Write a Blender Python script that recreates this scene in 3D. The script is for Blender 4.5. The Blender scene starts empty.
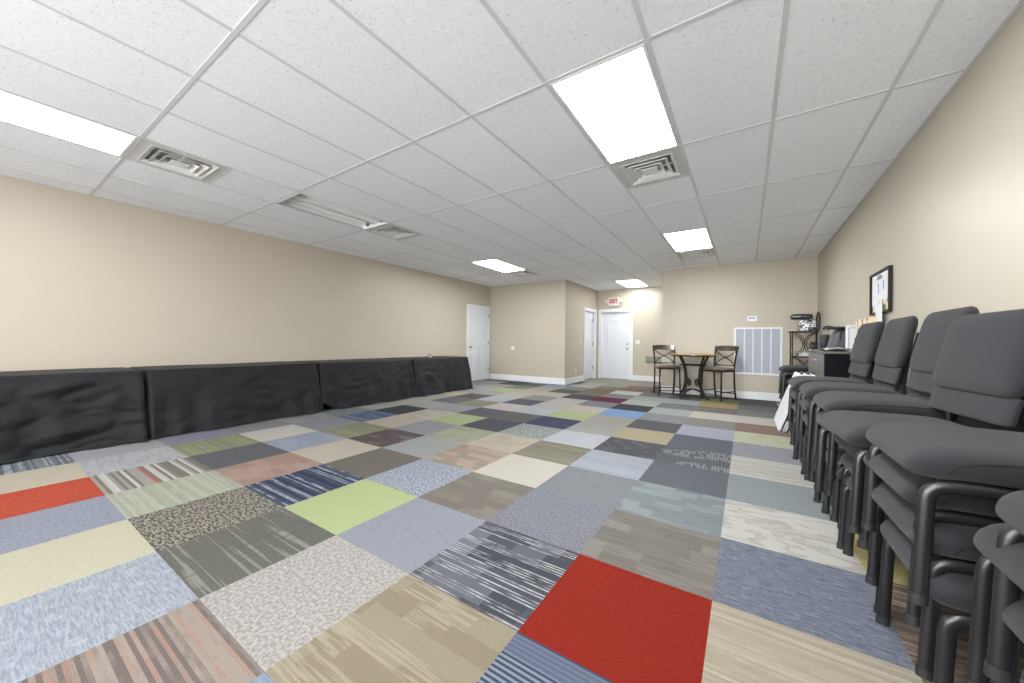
import bpy, bmesh, math, random
from mathutils import Vector, Matrix, noise as mnoise
random.seed(7)
SC = bpy.context.scene
COL = SC.collection
PI = math.pi

# ------------------------------------------------------------------ setting dimensions (metres)
CAM_H = 1.06
XL, XR = -6.259, 1.086            # long side walls
YB = 8.49                         # main back wall
YA = 8.40                         # alcove wall
XA = -3.870                       # corridor side wall
XB = -1.571                       # end of the main back wall
YC = 10.741                       # corridor end wall
YF = -3.6                         # front wall, behind the camera
ZC = 2.692
CELL, CX0, CY0 = .608228, -.45559, 1.99163   # ceiling grid
TILE, TX0, TY0 = .585862, -.6960, 1.1225     # carpet grid

# ------------------------------------------------------------------ colour helpers
def lin(c):
    c /= 255.
    return c / 12.92 if c <= .04045 else ((c + .055) / 1.055) ** 2.4
def rgb(h, k=1.0):
    if isinstance(h, str):
        h = (int(h[0:2], 16), int(h[2:4], 16), int(h[4:6], 16))
        m = sum(h) / 3
        h = tuple(m + (v - m) * (1.08 if h[0] > 1.5 * h[1] else .70) for v in h)
        h = tuple(v + .14 * (225 - v) * min(1., max(0., v) / 85) for v in h) if h[0] < 1.9 * h[1] else h
    return tuple(min(.95, lin(v) * k) for v in h)

# ------------------------------------------------------------------ materials
def new_mat(name):
    m = bpy.data.materials.new(name); m.use_nodes = True
    nt = m.node_tree
    return m, nt, nt.nodes['Principled BSDF']
class NB:
    """small node builder"""
    def __init__(s, nt): s.nt = nt
    def n(s, t, **kw):
        o = s.nt.nodes.new(t)
        for k, v in kw.items(): setattr(o, k, v)
        return o
    def l(s, a, b): s.nt.links.new(a, b)
    def inp(s, node, i, v):
        if hasattr(v, 'node'): s.l(v, node.inputs[i])
        else: node.inputs[i].default_value = v
    def math(s, op, a, b=0., c=None):
        o = s.n('ShaderNodeMath', operation=op); s.inp(o, 0, a); s.inp(o, 1, b)
        if c is not None: s.inp(o, 2, c)
        return o.outputs[0]
    def mix(s, f, a, b, bt='MIX'):
        o = s.n('ShaderNodeMix', data_type='RGBA', blend_type=bt)
        s.inp(o, 0, f); s.inp(o, 6, a); s.inp(o, 7, b)
        return o.outputs[2]
    def noise(s, vec, scale, detail=2., rough=.5, dim='3D', dist=0.):
        o = s.n('ShaderNodeTexNoise', noise_dimensions=dim)
        if vec is not None: s.l(vec, o.inputs['Vector'])
        o.inputs['Scale'].default_value = scale; o.inputs['Detail'].default_value = detail
        o.inputs['Roughness'].default_value = rough; o.inputs['Distortion'].default_value = dist
        return o.outputs['Fac']
    def ramp(s, f, lo, hi):
        o = s.n('ShaderNodeMapRange'); s.inp(o, 0, f); o.inputs[1].default_value = lo; o.inputs[2].default_value = hi
        return o.outputs[0]
    def scale(s, vec, xyz):
        o = s.n('ShaderNodeVectorMath', operation='MULTIPLY'); s.l(vec, o.inputs[0]); o.inputs[1].default_value = xyz
        return o.outputs[0]
    def add(s, vec, v2):
        o = s.n('ShaderNodeVectorMath', operation='ADD'); s.l(vec, o.inputs[0]); s.inp(o, 1, v2)
        return o.outputs[0]
    def floorv(s, vec):
        o = s.n('ShaderNodeVectorMath', operation='FLOOR'); s.l(vec, o.inputs[0]); return o.outputs[0]
    def white(s, vec):
        o = s.n('ShaderNodeTexWhiteNoise', noise_dimensions='3D'); s.l(vec, o.inputs['Vector']); return o.outputs['Value']
    def bump(s, h, strength, dist):
        o = s.n('ShaderNodeBump'); s.l(h, o.inputs['Height']); o.inputs['Strength'].default_value = strength
        o.inputs['Distance'].default_value = dist; return o.outputs[0]
    def sep(s, vec):
        o = s.n('ShaderNodeSeparateXYZ'); s.l(vec, o.inputs[0]); return o.outputs
    def comb(s, x, y, z=0.):
        o = s.n('ShaderNodeCombineXYZ'); s.inp(o, 0, x); s.inp(o, 1, y); s.inp(o, 2, z); return o.outputs[0]

def simple(name, col, rough=.5, metal=0., spec=.5, vary=0., vscale=6., bump=0., bscale=80., coat=0.):
    m, nt, p = new_mat(name); b = NB(nt)
    c = rgb(col) + (1,)
    p.inputs['Base Color'].default_value = c
    p.inputs['Roughness'].default_value = rough; p.inputs['Metallic'].default_value = metal
    p.inputs['Specular IOR Level'].default_value = spec
    if coat: p.inputs['Coat Weight'].default_value = coat
    tc = b.n('ShaderNodeTexCoord').outputs['Object']
    if vary:
        f = b.ramp(b.noise(tc, vscale, 4.), .3, .7)
        d = tuple(v * (1 - vary) for v in c[:3]) + (1,)
        b.l(b.mix(f, d, c), p.inputs['Base Color'])
    if bump:
        b.l(b.bump(b.noise(tc, bscale, 3.), bump, .004), p.inputs['Normal'])
    return m

def fabric(name, col, col2, weave=420., rough=.95, crease=0., sheen=.25):
    m, nt, p = new_mat(name); b = NB(nt)
    tc = b.n('ShaderNodeTexCoord').outputs['Object']
    f = b.ramp(b.noise(tc, weave, 2.), .35, .65)
    g = b.noise(tc, 5., 3.)
    c = b.mix(f, rgb(col) + (1,), rgb(col2) + (1,))
    b.l(b.mix(b.math('MULTIPLY', g, .35), c, rgb(col) + (1,)), p.inputs['Base Color'])
    p.inputs['Roughness'].default_value = rough
    p.inputs['Specular IOR Level'].default_value = .25
    p.inputs['Sheen Weight'].default_value = sheen
    h = b.math('ADD', b.math('MULTIPLY', f, .12), b.math('MULTIPLY', b.noise(tc, 9., 4., .6, dist=1.2), crease))
    b.l(b.bump(h, .5, .012), p.inputs['Normal'])
    return m

def emit(name, col, s):
    m, nt, p = new_mat(name)
    p.inputs['Base Color'].default_value = (.9, .9, .9, 1)
    p.inputs['Emission Color'].default_value = rgb(col) + (1,); p.inputs['Emission Strength'].default_value = s
    return m

M = {}
def wall_mat():
    m, nt, p = new_mat('beige_wall_paint'); b = NB(nt)
    tc = b.n('ShaderNodeTexCoord').outputs['Object']
    a = rgb((176, 167, 152)) + (1,); c = rgb((172, 163, 148)) + (1,)
    b.l(b.mix(b.noise(tc, 2.2, 4.), a, c), p.inputs['Base Color'])
    p.inputs['Roughness'].default_value = .42; p.inputs['Specular IOR Level'].default_value = .35
    b.l(b.bump(b.noise(tc, 160., 2.), .12, .002), p.inputs['Normal'])
    return m
M['wall'] = wall_mat()
def ceil_mat():
    m, nt, p = new_mat('fissured_ceiling_tile'); b = NB(nt)
    tc = b.n('ShaderNodeTexCoord').outputs['Object']
    s = b.scale(tc, (1., 1.6, 1.))
    n1 = b.noise(s, 66., 3., .62)
    pits = b.ramp(n1, .622, .67)
    n2 = b.noise(tc, 26., 5., .7)
    base = b.mix(b.ramp(n2, .35, .65), rgb((236, 238, 243)) + (1,), rgb((242, 244, 248)) + (1,))
    col = b.mix(b.math('MULTIPLY', pits, .55), base, rgb((150, 148, 146)) + (1,))
    # each tile a hair different
    sx = b.sep(tc)
    cell = b.floorv(b.comb(b.math('MULTIPLY', b.math('SUBTRACT', sx[0], CX0), 1 / CELL), b.math('MULTIPLY', b.math('SUBTRACT', sx[1], CY0), .5 / CELL)))
    w = b.math('MULTIPLY_ADD', b.white(cell), .05, .95)
    b.l(b.mix(1., col, b.comb(w, w, w), 'MULTIPLY'), p.inputs['Base Color'])
    p.inputs['Roughness'].default_value = .95; p.inputs['Specular IOR Level'].default_value = .1
    b.l(b.bump(b.math('SUBTRACT', b.math('MULTIPLY', n2, .15), pits), .2, .003), p.inputs['Normal'])
    return m
M['ceil'] = ceil_mat()
M['tbar'] = simple('white_grid_metal', (206, 206, 207), .6)
M['trim'] = simple('white_trim_paint', (212, 213, 215), .4, vary=.03)
M['door'] = simple('white_door_paint', (204, 206, 212), .35, vary=.02)
M['light'] = emit('lit_prismatic_diffuser', (244, 249, 255), 24.5)
M['light_far'] = emit('lit_far_diffuser', (244, 249, 255), 19.)
M['light_dim'] = emit('lit_dim_diffuser', (244, 249, 255), 10.5)  # emission lowered so the walls beside these fixtures stay less bright
M['fixture'] = simple('white_enamel', (225, 225, 225), .35)
M['tube_off'] = simple('unlit_fluorescent_tube', (236, 238, 238), .2)
M['vent'] = simple('vent_white_metal', (222, 222, 220), .4)
M['vent_panel'] = simple('vent_grey_panel', (196, 195, 193), .5)
M['dark'] = simple('duct_dark', (40, 40, 40), .8)
M['duct'] = simple('duct_grey_metal', (196, 196, 196), .6)
M['chairfab'] = fabric('charcoal_chair_fabric', (31, 31, 34), (41, 41, 45), 700., crease=.05, sheen=.08)
M['chairmetal'] = simple('black_powder_coat', (26, 26, 28), .33, vary=.15, vscale=30., spec=.6)
M['rubber'] = simple('black_rubber', (26, 26, 27), .6)
M['cloth'] = fabric('black_tablecloth', (14, 14, 17), (18, 18, 22), 500., .62, crease=.6, sheen=.04)
M['seam'] = simple('dark_seam', (14, 14, 15), .95)
M['bronze'] = simple('bronze_metal', (48, 39, 31), .42, .6, vary=.2, vscale=20.)
M['woodtop'] = simple('honey_wood', (146, 114, 56), .28, vary=.25, vscale=9., coat=.3)
M['woodrail'] = simple('dark_brown_rail', (62, 49, 37), .3, vary=.2, coat=.4)
M['seatbrown'] = fabric('brown_seat_fabric', (92, 77, 60), (74, 61, 48), 300.)
M['white_plastic'] = simple('white_plastic', (208, 208, 212), .35, bump=.06)
M['grey_plastic'] = simple('grey_plastic', (150, 152, 156), .4)
M['dark_plastic'] = simple('dark_grey_plastic', (66, 68, 73), .45)
M['black_plastic'] = simple('black_plastic', (28, 28, 30), .35)
M['cabgrey'] = simple('taupe_steel', (98, 95, 89), .4, vary=.06)
M['cabdark'] = simple('black_steel_side', (13, 14, 18), .8, spec=.15)
M['steel'] = simple('brushed_steel', (128, 125, 121), .4, .5)
M['nickel'] = simple('satin_nickel', (150, 148, 144), .3, .9)
M['paper'] = simple('white_paper', (210, 211, 214), .7)
M['manila'] = simple('manila_card', (206, 186, 154), .7)
M['orange'] = simple('tan_orange_card', (170, 112, 70), .7)
M['cream'] = simple('cream_card', (212, 204, 190), .7)
M['almond'] = simple('almond_plate', (208, 199, 182), .4)
M['ink'] = simple('grey_ink', (110, 116, 128), .7)
M['blueink'] = simple('pale_blue_ink', (120, 134, 178), .7)
M['frame'] = simple('espresso_frame', (36, 29, 25), .6, spec=.25)
M['boardback'] = simple('cork_backing', (205, 192, 168), .7)
M['red'] = simple('exit_red', (140, 34, 28), .5)
M['signface'] = simple('pale_sign_face', (205, 182, 176), .4)
M['lens'] = simple('frosted_lens', (206, 200, 190), .25)
M['filter'] = None
def grille_mat():
    m, nt, p = new_mat('grey_filter_mesh'); b = NB(nt)
    tc = b.n('ShaderNodeTexCoord').outputs['Object']
    sx = b.sep(tc)
    w = b.math('SINE', b.math('MULTIPLY', sx[2], 420.))
    f = b.ramp(w, -.6, .6)
    b.l(b.mix(f, rgb((150, 152, 162)) + (1,), rgb((172, 174, 184)) + (1,)), p.inputs['Base Color'])
    p.inputs['Roughness'].default_value = .6
    b.l(b.bump(w, .4, .003), p.inputs['Normal'])
    return m
M['filter'] = grille_mat()
def zebra_mat():
    m, nt, p = new_mat('zebra_print'); b = NB(nt)
    tc = b.n('ShaderNodeTexCoord').outputs['Object']
    n = b.noise(b.scale(tc, (14., 14., 26.)), 1., 2., .5, dist=1.6)
    b.l(b.mix(b.ramp(n, .47, .53), rgb((235, 235, 238)) + (1,), rgb((52, 52, 56)) + (1,)), p.inputs['Base Color'])
    p.inputs['Roughness'].default_value = .6
    return m
M['zebra'] = zebra_mat()
M['glass'] = None
def pane_mat():
    m, nt, p = new_mat('clear_window_glass'); b = NB(nt)
    out = [n for n in nt.nodes if n.type == 'OUTPUT_MATERIAL'][0]
    tr = b.n('ShaderNodeBsdfTransparent'); gl = b.n('ShaderNodeBsdfGlossy'); gl.inputs['Roughness'].default_value = .02
    mx = b.n('ShaderNodeMixShader'); mx.inputs[0].default_value = .06
    b.l(tr.outputs[0], mx.inputs[1]); b.l(gl.outputs[0], mx.inputs[2]); b.l(mx.outputs[0], out.inputs[0])
    return m
M['glass'] = pane_mat()

# ------------------------------------------------------------------ carpet materials (one per weave; tile colours come from face attributes)
def carpet(kind):
    m, nt, p = new_mat('carpet_' + kind); b = NB(nt)
    A = b.n('ShaderNodeAttribute', attribute_name='tint_a').outputs['Color']
    B = b.n('ShaderNodeAttribute', attribute_name='tint_b').outputs['Color']
    C = b.n('ShaderNodeAttribute', attribute_name='tint_c').outputs['Color']
    uv = b.n('ShaderNodeUVMap', uv_map='weave').outputs['UV']
    s = b.sep(uv); u, v = s[0], s[1]
    fine = b.noise(uv, 130., 2., .6)
    mid = b.noise(uv, 46., 3., .6)
    if kind == 'plain':
        col = b.mix(b.ramp(mid, .3, .7), A, B)
    elif kind == 'speckle':
        n = b.noise(uv, 40., 2., .6)
        col = b.mix(b.ramp(n, .43, .57), A, B)
        col = b.mix(b.math('MULTIPLY', b.ramp(b.noise(b.add(uv, (9., 4., 0.)), 50., 2.), .6, .7), .7), col, C)
    elif kind == 'stripe':
        row = b.math('FLOOR', b.math('MULTIPLY', v, 46.))
        w1 = b.white(b.comb(row, 2., 5.)); w2 = b.white(b.comb(row, 9., 1.))
        seg = b.noise(b.comb(b.math('MULTIPLY', u, 4.2), b.math('MULTIPLY', row, 4.3), 0.), 1., 2., .6)
        f = b.math('ADD', b.math('MULTIPLY', w1, .45), b.math('MULTIPLY', seg, .55))
        col = b.mix(b.ramp(f, .35, .62), A, B)
        k2 = b.math('MULTIPLY', b.math('GREATER_THAN', w2, .74), b.ramp(seg, .38, .55))
        col = b.mix(b.math('MULTIPLY', k2, .8), col, C)
    elif kind == 'pin':
        row = b.math('FLOOR', b.math('MULTIPLY', v, 30.))
        w1 = b.white(b.comb(row, 4., 5.)); w2 = b.white(b.comb(row, 7., 3.))
        col = b.mix(b.math('GREATER_THAN', w1, .42), A, B)
        col = b.mix(b.math('GREATER_THAN', w1, .74), col, C)
        col = b.mix(b.math('GREATER_THAN', w2, .95), col, rgb('b4452f', .5) + (1,))
        col = b.mix(b.math('MULTIPLY', b.ramp(w2, .5, .9), .35), col, rgb('a89080', .5) + (1,))
    elif kind == 'lines':
        n = b.math('SINE', b.math('MULTIPLY', v, 188.))
        blk = b.white(b.floorv(b.scale(uv, (2.3, 7., 1.))))
        col = b.mix(b.ramp(n, -.3, .3), A, B)
        col = b.mix(b.math('MULTIPLY', b.math('GREATER_THAN', blk, .72), .8), col, C)
    elif kind == 'dash':
        # fine broken lines across blocks (dark plank weave)
        vv = b.math('MULTIPLY', v, 34.)
        row = b.math('FLOOR', vv)
        seg = b.noise(b.comb(b.math('MULTIPLY', u, 3.), b.math('MULTIPLY', row, 3.7), 0.), 1., 3., .7)
        sh = b.white(b.comb(b.math('FLOOR', b.math('MULTIPLY', v, 5.)), 3., 1.))
        big = b.white(b.comb(b.math('FLOOR', b.math('MULTIPLY_ADD', u, 3.4, sh)), b.math('FLOOR', b.math('MULTIPLY', v, 5.)), 2.))
        col = b.mix(b.ramp(big, .3, .95), B, A)
        on = b.math('MULTIPLY', b.math('GREATER_THAN', b.white(b.comb(row, 5., 8.)), .38), b.math('LESS_THAN', b.math('FRACT', vv), .5))
        col = b.mix(b.math('MULTIPLY', on, b.ramp(seg, .40, .62)), col, C)
    elif kind == 'block':
        vv = b.math('MULTIPLY', v, 7.)
        sh = b.white(b.comb(b.math('FLOOR', vv), 3., 1.))
        cell = b.comb(b.math('FLOOR', b.math('MULTIPLY_ADD', u, 3.2, sh)), b.math('FLOOR', vv), 0.)
        w = b.white(cell)
        st = b.ramp(b.noise(b.scale(uv, (2., 46., 1.)), 1., 2.), .45, .56)
        col = b.mix(b.math('MULTIPLY', b.math('GREATER_THAN', w, .55), .65), A, B)
        col = b.mix(b.math('MULTIPLY', b.math('MULTIPLY', st, .6), b.math('GREATER_THAN', b.white(b.add(cell, (5., 9., 2.))), .3)), col, C)
    elif kind == 'streak':
        n = b.noise(b.scale(uv, (9., 70., 1.)), 1., 3., .65)
        n2 = b.noise(b.scale(uv, (30., 8., 1.)), 1., 2., .6)
        col = b.mix(b.ramp(n, .38, .62), A, B)
        col = b.mix(b.math('MULTIPLY', b.ramp(n2, .55, .75), .4), col, C)
    elif kind == 'marble':
        n = b.noise(b.scale(uv, (1.1, 4.2, 1.)), 1., 3., .6, dist=.8)
        d = b.math('ABSOLUTE', b.math('SUBTRACT', n, .5))
        col = b.mix(b.ramp(d, .0, .06), B, A)
        col = b.mix(b.math('MULTIPLY', b.ramp(b.noise(b.scale(uv, (4., 20., 1.)), 1., 3.), .5, .7), .4), col, C)
    elif kind == 'camo':
        n = b.noise(b.scale(uv, (20., 46., 1.)), 1., 2., .55)
        col = b.mix(b.ramp(n, .46, .53), A, B)
        col = b.mix(b.math('MULTIPLY', b.ramp(b.noise(b.scale(b.add(uv, (3., 3., 0.)), (20., 40., 1.)), 1., 1.), .58, .62), .8), col, C)
    elif kind == 'plaid':
        l1 = b.ramp(b.noise(b.scale(uv, (.7, 34., 1.)), 1., 1.), .57, .63)
        l2 = b.ramp(b.noise(b.scale(uv, (16., .7, 1.)), 1., 1.), .57, .64)
        col = b.mix(b.ramp(mid, .3, .7), A, B)
        col = b.mix(b.math('MULTIPLY', l1, .75), col, C)
        col = b.mix(b.math('MULTIPLY', l2, .5), col, B)
    elif kind == 'tweed':
        n = b.math('MULTIPLY', b.math('SINE', b.math('MULTIPLY', u, 118.)), b.math('SINE', b.math('MULTIPLY', v, 118.)))
        col = b.mix(b.ramp(n, -.4, .4), A, B)
        col = b.mix(b.math('MULTIPLY', b.ramp(mid, .5, .7), .6), col, C)
    elif kind == 'bars':
        uu = b.math('MULTIPLY', u, 26.)
        w = b.white(b.floorv(b.comb(uu, b.math('MULTIPLY', v, 8.), 0.)))
        reg = b.math('LESS_THAN', b.noise(b.scale(uv, (1.2, 2.5, 1.)), 1., 0.), .52)
        gap = b.math('GREATER_THAN', b.math('FRACT', uu), .35)
        col = b.mix(b.ramp(mid, .3, .7), A, B)
        col = b.mix(b.math('MULTIPLY', b.math('MULTIPLY', b.math('MULTIPLY', reg, gap), b.math('GREATER_THAN', w, .35)), .8), col, C)
    elif kind == 'squiggle':
        n = b.noise(b.scale(uv, (7., 9., 1.)), 1., 2., .5, dist=2.)
        d = b.math('ABSOLUTE', b.math('SUBTRACT', n, .5))
        msk = b.ramp(b.noise(uv, 5., 1.), .48, .55)
        col = b.mix(b.ramp(mid, .3, .7), A, B)
        col = b.mix(b.math('MULTIPLY', b.ramp(d, .018, .006), msk), col, C)
    # random fine tone of the fibres
    k = b.math('MULTIPLY_ADD', b.ramp(fine, .25, .75), .26, .87)
    col = b.mix(1., col, b.comb(k, k, k), 'MULTIPLY')
    b.l(col, p.inputs['Base Color'])
    p.inputs['Roughness'].default_value = .95; p.inputs['Specular IOR Level'].default_value = .12
    h = b.math('ADD', fine, mid)
    b.l(b.bump(h, .45, .006), p.inputs['Normal'])
    return m
KINDS = ['plain', 'speckle', 'stripe', 'pin', 'lines', 'dash', 'block', 'streak', 'marble', 'camo', 'plaid', 'tweed', 'bars', 'squiggle']
CARP = {k: carpet(k) for k in KINDS}

# ------------------------------------------------------------------ mesh helpers
def box(bm, lo, hi):
    x0, y0, z0 = lo; x1, y1, z1 = hi
    v = [bm.verts.new(c) for c in ((x0,y0,z0),(x1,y0,z0),(x1,y1,z0),(x0,y1,z0),(x0,y0,z1),(x1,y0,z1),(x1,y1,z1),(x0,y1,z1))]
    for f in ((3,2,1,0),(4,5,6,7),(0,1,5,4),(1,2,6,5),(2,3,7,6),(3,0,4,7)):
        bm.faces.new([v[i] for i in f])
    return v
def bbox_bev(bm, lo, hi, r=.004, seg=2):
    b2 = bmesh.new(); box(b2, lo, hi)
    bmesh.ops.bevel(b2, geom=b2.edges[:], offset=r, segments=seg, affect='EDGES', profile=.5)
    merge(bm, b2)
def merge(bm, b2, mat=None):
    me = bpy.data.meshes.new('tmp'); b2.to_mesh(me); b2.free()
    if mat is not None: me.transform(mat)
    bm.from_mesh(me); bpy.data.meshes.remove(me)
def rounded(bm, h, r, cuts=10, deform=None, mat=None):
    """rounded box, half sizes h, elliptical corner radii r, gridded so it can be deformed"""
    b2 = bmesh.new(); bmesh.ops.create_cube(b2, size=2.)
    bmesh.ops.subdivide_edges(b2, edges=b2.edges[:], cuts=cuts, use_grid_fill=True)
    for v in b2.verts:
        p = [0, 0, 0]; d = [0, 0, 0]
        for k in range(3):
            t = v.co[k]
            # spread grid lines so that corners get more of them
            t = math.copysign(abs(t) ** .75, t)
            t *= h[k]
            q = max(-(h[k] - r[k]), min(h[k] - r[k], t)); p[k] = q; d[k] = (t - q) / r[k]
        L = math.sqrt(sum(x * x for x in d))
        if L > 1e-9:
            # project on the rounded shell
            mx = max(abs(x) for x in d)
            s = mx / L
            p = [p[k] + d[k] * s * r[k] for k in range(3)]
        v.co = p
        if deform: v.co = deform(Vector(p))
    merge(bm, b2, mat)
def fillet(pts, r, n=5):
    out = [Vector(pts[0])]
    for i in range(1, len(pts) - 1):
        a, b, c = Vector(pts[i-1]), Vector(pts[i]), Vector(pts[i+1])
        d1, d2 = (a - b), (c - b); l = min(r, d1.length * .49, d2.length * .49)
        p1 = b + d1.normalized() * l; p2 = b + d2.normalized() * l
        for k in range(n + 1):
            t = k / n; out.append(p1 * (1 - t) ** 2 + b * 2 * t * (1 - t) + p2 * t * t)
    out.append(Vector(pts[-1])); return out
def tube(bm, pts, r, r2=None, seg=8, up=None):
    pts = [Vector(p) for p in pts]; r2 = r2 or r
    n = len(pts); rings = []
    t0 = (pts[1] - pts[0]).normalized()
    u = Vector(up) if up else (Vector((0,0,1)) if abs(t0.z) < .9 else Vector((1,0,0)))
    u = (u - t0 * u.dot(t0)).normalized()
    for i in range(n):
        t = (pts[min(i+1, n-1)] - pts[max(i-1, 0)]).normalized()
        u = (u - t * u.dot(t)).normalized(); w = t.cross(u)
        rings.append([bm.verts.new(pts[i] + u * (r * math.cos(2*PI*k/seg)) + w * (r2 * math.sin(2*PI*k/seg))) for k in range(seg)])
    for a, b in zip(rings, rings[1:]):
        for k in range(seg):
            bm.faces.new((a[k], a[(k+1) % seg], b[(k+1) % seg], b[k]))
    bm.faces.new(rings[0][::-1]); bm.faces.new(rings[-1])
def bez(p0, p1, p2, p3, n=12):
    o = []
    for i in range(n + 1):
        t = i / n; s = 1 - t
        o.append(Vector(p0)*s**3 + Vector(p1)*3*s*s*t + Vector(p2)*3*s*t*t + Vector(p3)*t**3)
    return o
def lathe(bm, prof, c=(0,0,0), seg=20, axis='Z'):
    rings = []
    for r, z in prof:
        ring = []
        for k in range(seg):
            a = 2*PI*k/seg; x, y = r*math.cos(a), r*math.sin(a)
            p = (x, y, z) if axis == 'Z' else ((z, x, y) if axis == 'X' else (x, z, y))
            ring.append(bm.verts.new(Vector(c) + Vector(p)))
        rings.append(ring)
    for a, b in zip(rings, rings[1:]):
        for k in range(seg): bm.faces.new((a[k], a[(k+1)%seg], b[(k+1)%seg], b[k]))
    bm.faces.new(rings[0][::-1]); bm.faces.new(rings[-1])

def obj(name, bm, mat, parent=None, smooth=False, loc=None, recalc=True):
    if recalc: bmesh.ops.recalc_face_normals(bm, faces=bm.faces[:])
    me = bpy.data.meshes.new(name); bm.to_mesh(me); bm.free()
    for mt in (mat if isinstance(mat, (list, tuple)) else [mat]): me.materials.append(mt)
    if smooth:
        me.polygons.foreach_set('use_smooth', [True] * len(me.polygons))
        me.set_sharp_from_angle(angle=math.radians(50))
    o = bpy.data.objects.new(name, me); COL.objects.link(o)
    if parent: o.parent = parent
    if loc: o.location = loc
    return o
def tag(o, label, cat, group=None, kind=None):
    o['label'] = label; o['category'] = cat
    if group: o['group'] = group
    if kind: o['kind'] = kind
    return o
def thing(name, label, cat, loc=(0,0,0), rz=0., group=None):
    o = bpy.data.objects.new(name, None); COL.objects.link(o); o.empty_display_size = .1
    o.location = loc; o.rotation_euler = (0, 0, rz)
    return tag(o, label, cat, group)
def copy_tree(o, parent=None):
    c = o.copy(); COL.objects.link(c)
    if parent: c.parent = parent
    for ch in list(o.children): copy_tree(ch, c)
    return c
def struct(name, bm, mat, label=None, parent=None, cat=None):
    o = obj(name, bm, mat, parent)
    if parent is None:
        o['kind'] = 'structure'
        if label: o['label'] = label
        o['category'] = cat or name.split('_')[0]
    return o
def B(*a):
    bm = bmesh.new()
    for lo, hi in a: box(bm, lo, hi)
    return bm

# ------------------------------------------------------------------ room shell
W = .14
struct('wall_left', B(((XL-W, YF-W, 0), (XL, YA+W, ZC+.3))), M['wall'], 'long plain beige wall behind the row of black draped tables')
struct('wall_right', B(((XR, YF-W, 0), (XR+W, YB+W, ZC+.3))), M['wall'], 'beige wall behind the stacked chairs')
struct('wall_back', B(((XB, YB, 0), (XR+W, YB+W, ZC+.3))), M['wall'], 'beige end wall with the large grey return air grille')
struct('wall_alcove', B(((XL-W, YA, 0), (XA-W, YA+W, ZC+.3)), ((XA-W, YA, 0), (XA, YA+W, ZC+.3))), M['wall'], 'beige wall with a single round cover plate beside the panelled door')
# corridor side wall with a door opening
D0, D1, DZ = 9.745, 10.565, 2.01
struct('wall_corridor_left', B(((XA-W, YA+W, 0), (XA, D0, ZC+.3)), ((XA-W, D1, 0), (XA, YC+W, ZC+.3)), ((XA-W, D0, DZ), (XA, D1, ZC+.3))), M['wall'], 'short beige side wall with a doorway near the exit')
struct('wall_corridor_right', B(((XB, YB+W, 0), (XB+W, YC+W, ZC+.3))), M['wall'], 'beige side wall hidden behind the bar table corner')
E0, E1, EZ = -3.73, -2.865, 2.02
struct('wall_corridor_end', B(((XA, YC, 0), (E0, YC+W, ZC+.3)), ((E1, YC, 0), (XB, YC+W, ZC+.3)), ((E0, YC, EZ), (E1, YC+W, ZC+.3))), M['wall'], 'beige end wall under the exit sign')
# front wall with shop windows, behind the camera
wins = [(-4.2, -2.5), (-2.4, -.7), (-.6, .85)]
bm = bmesh.new(); box(bm, (XL-W, YF-W, 0), (XR+W, YF, .25)); box(bm, (XL-W, YF-W, 2.55), (XR+W, YF, ZC+.3))
xs = [XL-W] + [v for w in wins for v in w] + [XR+W]
for a, b_ in zip(xs[::2], xs[1::2]): box(bm, (a, YF-W, .25), (b_, YF, 2.55))
struct('wall_front', bm, M['wall'], 'front wall with three tall windows')
for i, (a, b_) in enumerate(wins):
    bm = bmesh.new()
    for lo, hi in (((a, YF-.1, .25), (a+.05, YF-.03, 2.55)), ((b_-.05, YF-.1, .25), (b_, YF-.03, 2.55)), ((a+.05, YF-.1, .25), (b_-.05, YF-.03, .31)), ((a+.05, YF-.1, 2.49), (b_-.05, YF-.03, 2.55))): box(bm, lo, hi)
    w = struct('window_%d' % (i+1), bm, M['trim'], 'tall white framed window, number %d from the left wall' % (i+1))
    obj('pane', B(((a+.05, YF-.072, .31), (b_-.05, YF-.066, 2.49))), M['glass'], w)

# ------------------------------------------------------------------ ceiling: tiles, grid, openings for fixtures
def cx(k): return CX0 + CELL * k
def cyy(l): return CY0 + 2 * CELL * l
LIT = [(-1, 0), (-1, 3), (-4, 6), (-7, 3), (-7, -2), (-1, -3)]
UNLIT = [(-7, 0)]
VENTS = [(-1, 1.), (-1, 4.), (-7, 4.), (-7, 1.), (-7, -1.)]      # each a half cell
hole = set()
for k, l in LIT + UNLIT: hole.add((k, 2*l)); hole.add((k, 2*l+1))
for k, l in VENTS: hole.add((k, int(2*l)))
bm = bmesh.new(); bg = bmesh.new()
for k in range(-10, 4):
    x0, x1 = max(cx(k), XL-.05), min(cx(k+1), XR+.05)
    if x1 <= x0: continue
    for l2 in range(-10, 15):
        y0, y1 = CY0 + CELL*l2, CY0 + CELL*(l2+1)
        y0, y1 = max(y0, YF-.05), min(y1, YC+.05)
        if y1 <= y0 or (k, l2) in hole: continue
        box(bm, (x0, y0, ZC+.0012), (x1, y1, ZC+.02))
struct('ceiling', bm, M['ceil'], 'white suspended tile ceiling')
hw = .0125
for k in range(-9, 3):
    box(bg, (cx(k)-hw, YF, ZC-.0016), (cx(k)+hw, YC, ZC+.005))
for l in range(-5, 8):
    y = cyy(l)
    if YF < y < YC: box(bg, (XL, y-hw, ZC-.0012), (XR, y+hw, ZC+.0055))
# short cross bars at half cells where a vent meets a half tile
for k, l in VENTS:
    y = cyy(l) + CELL; box(bg, (cx(k), y-hw, ZC-.0012), (cx(k+1), y+hw, ZC+.0055))
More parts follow.
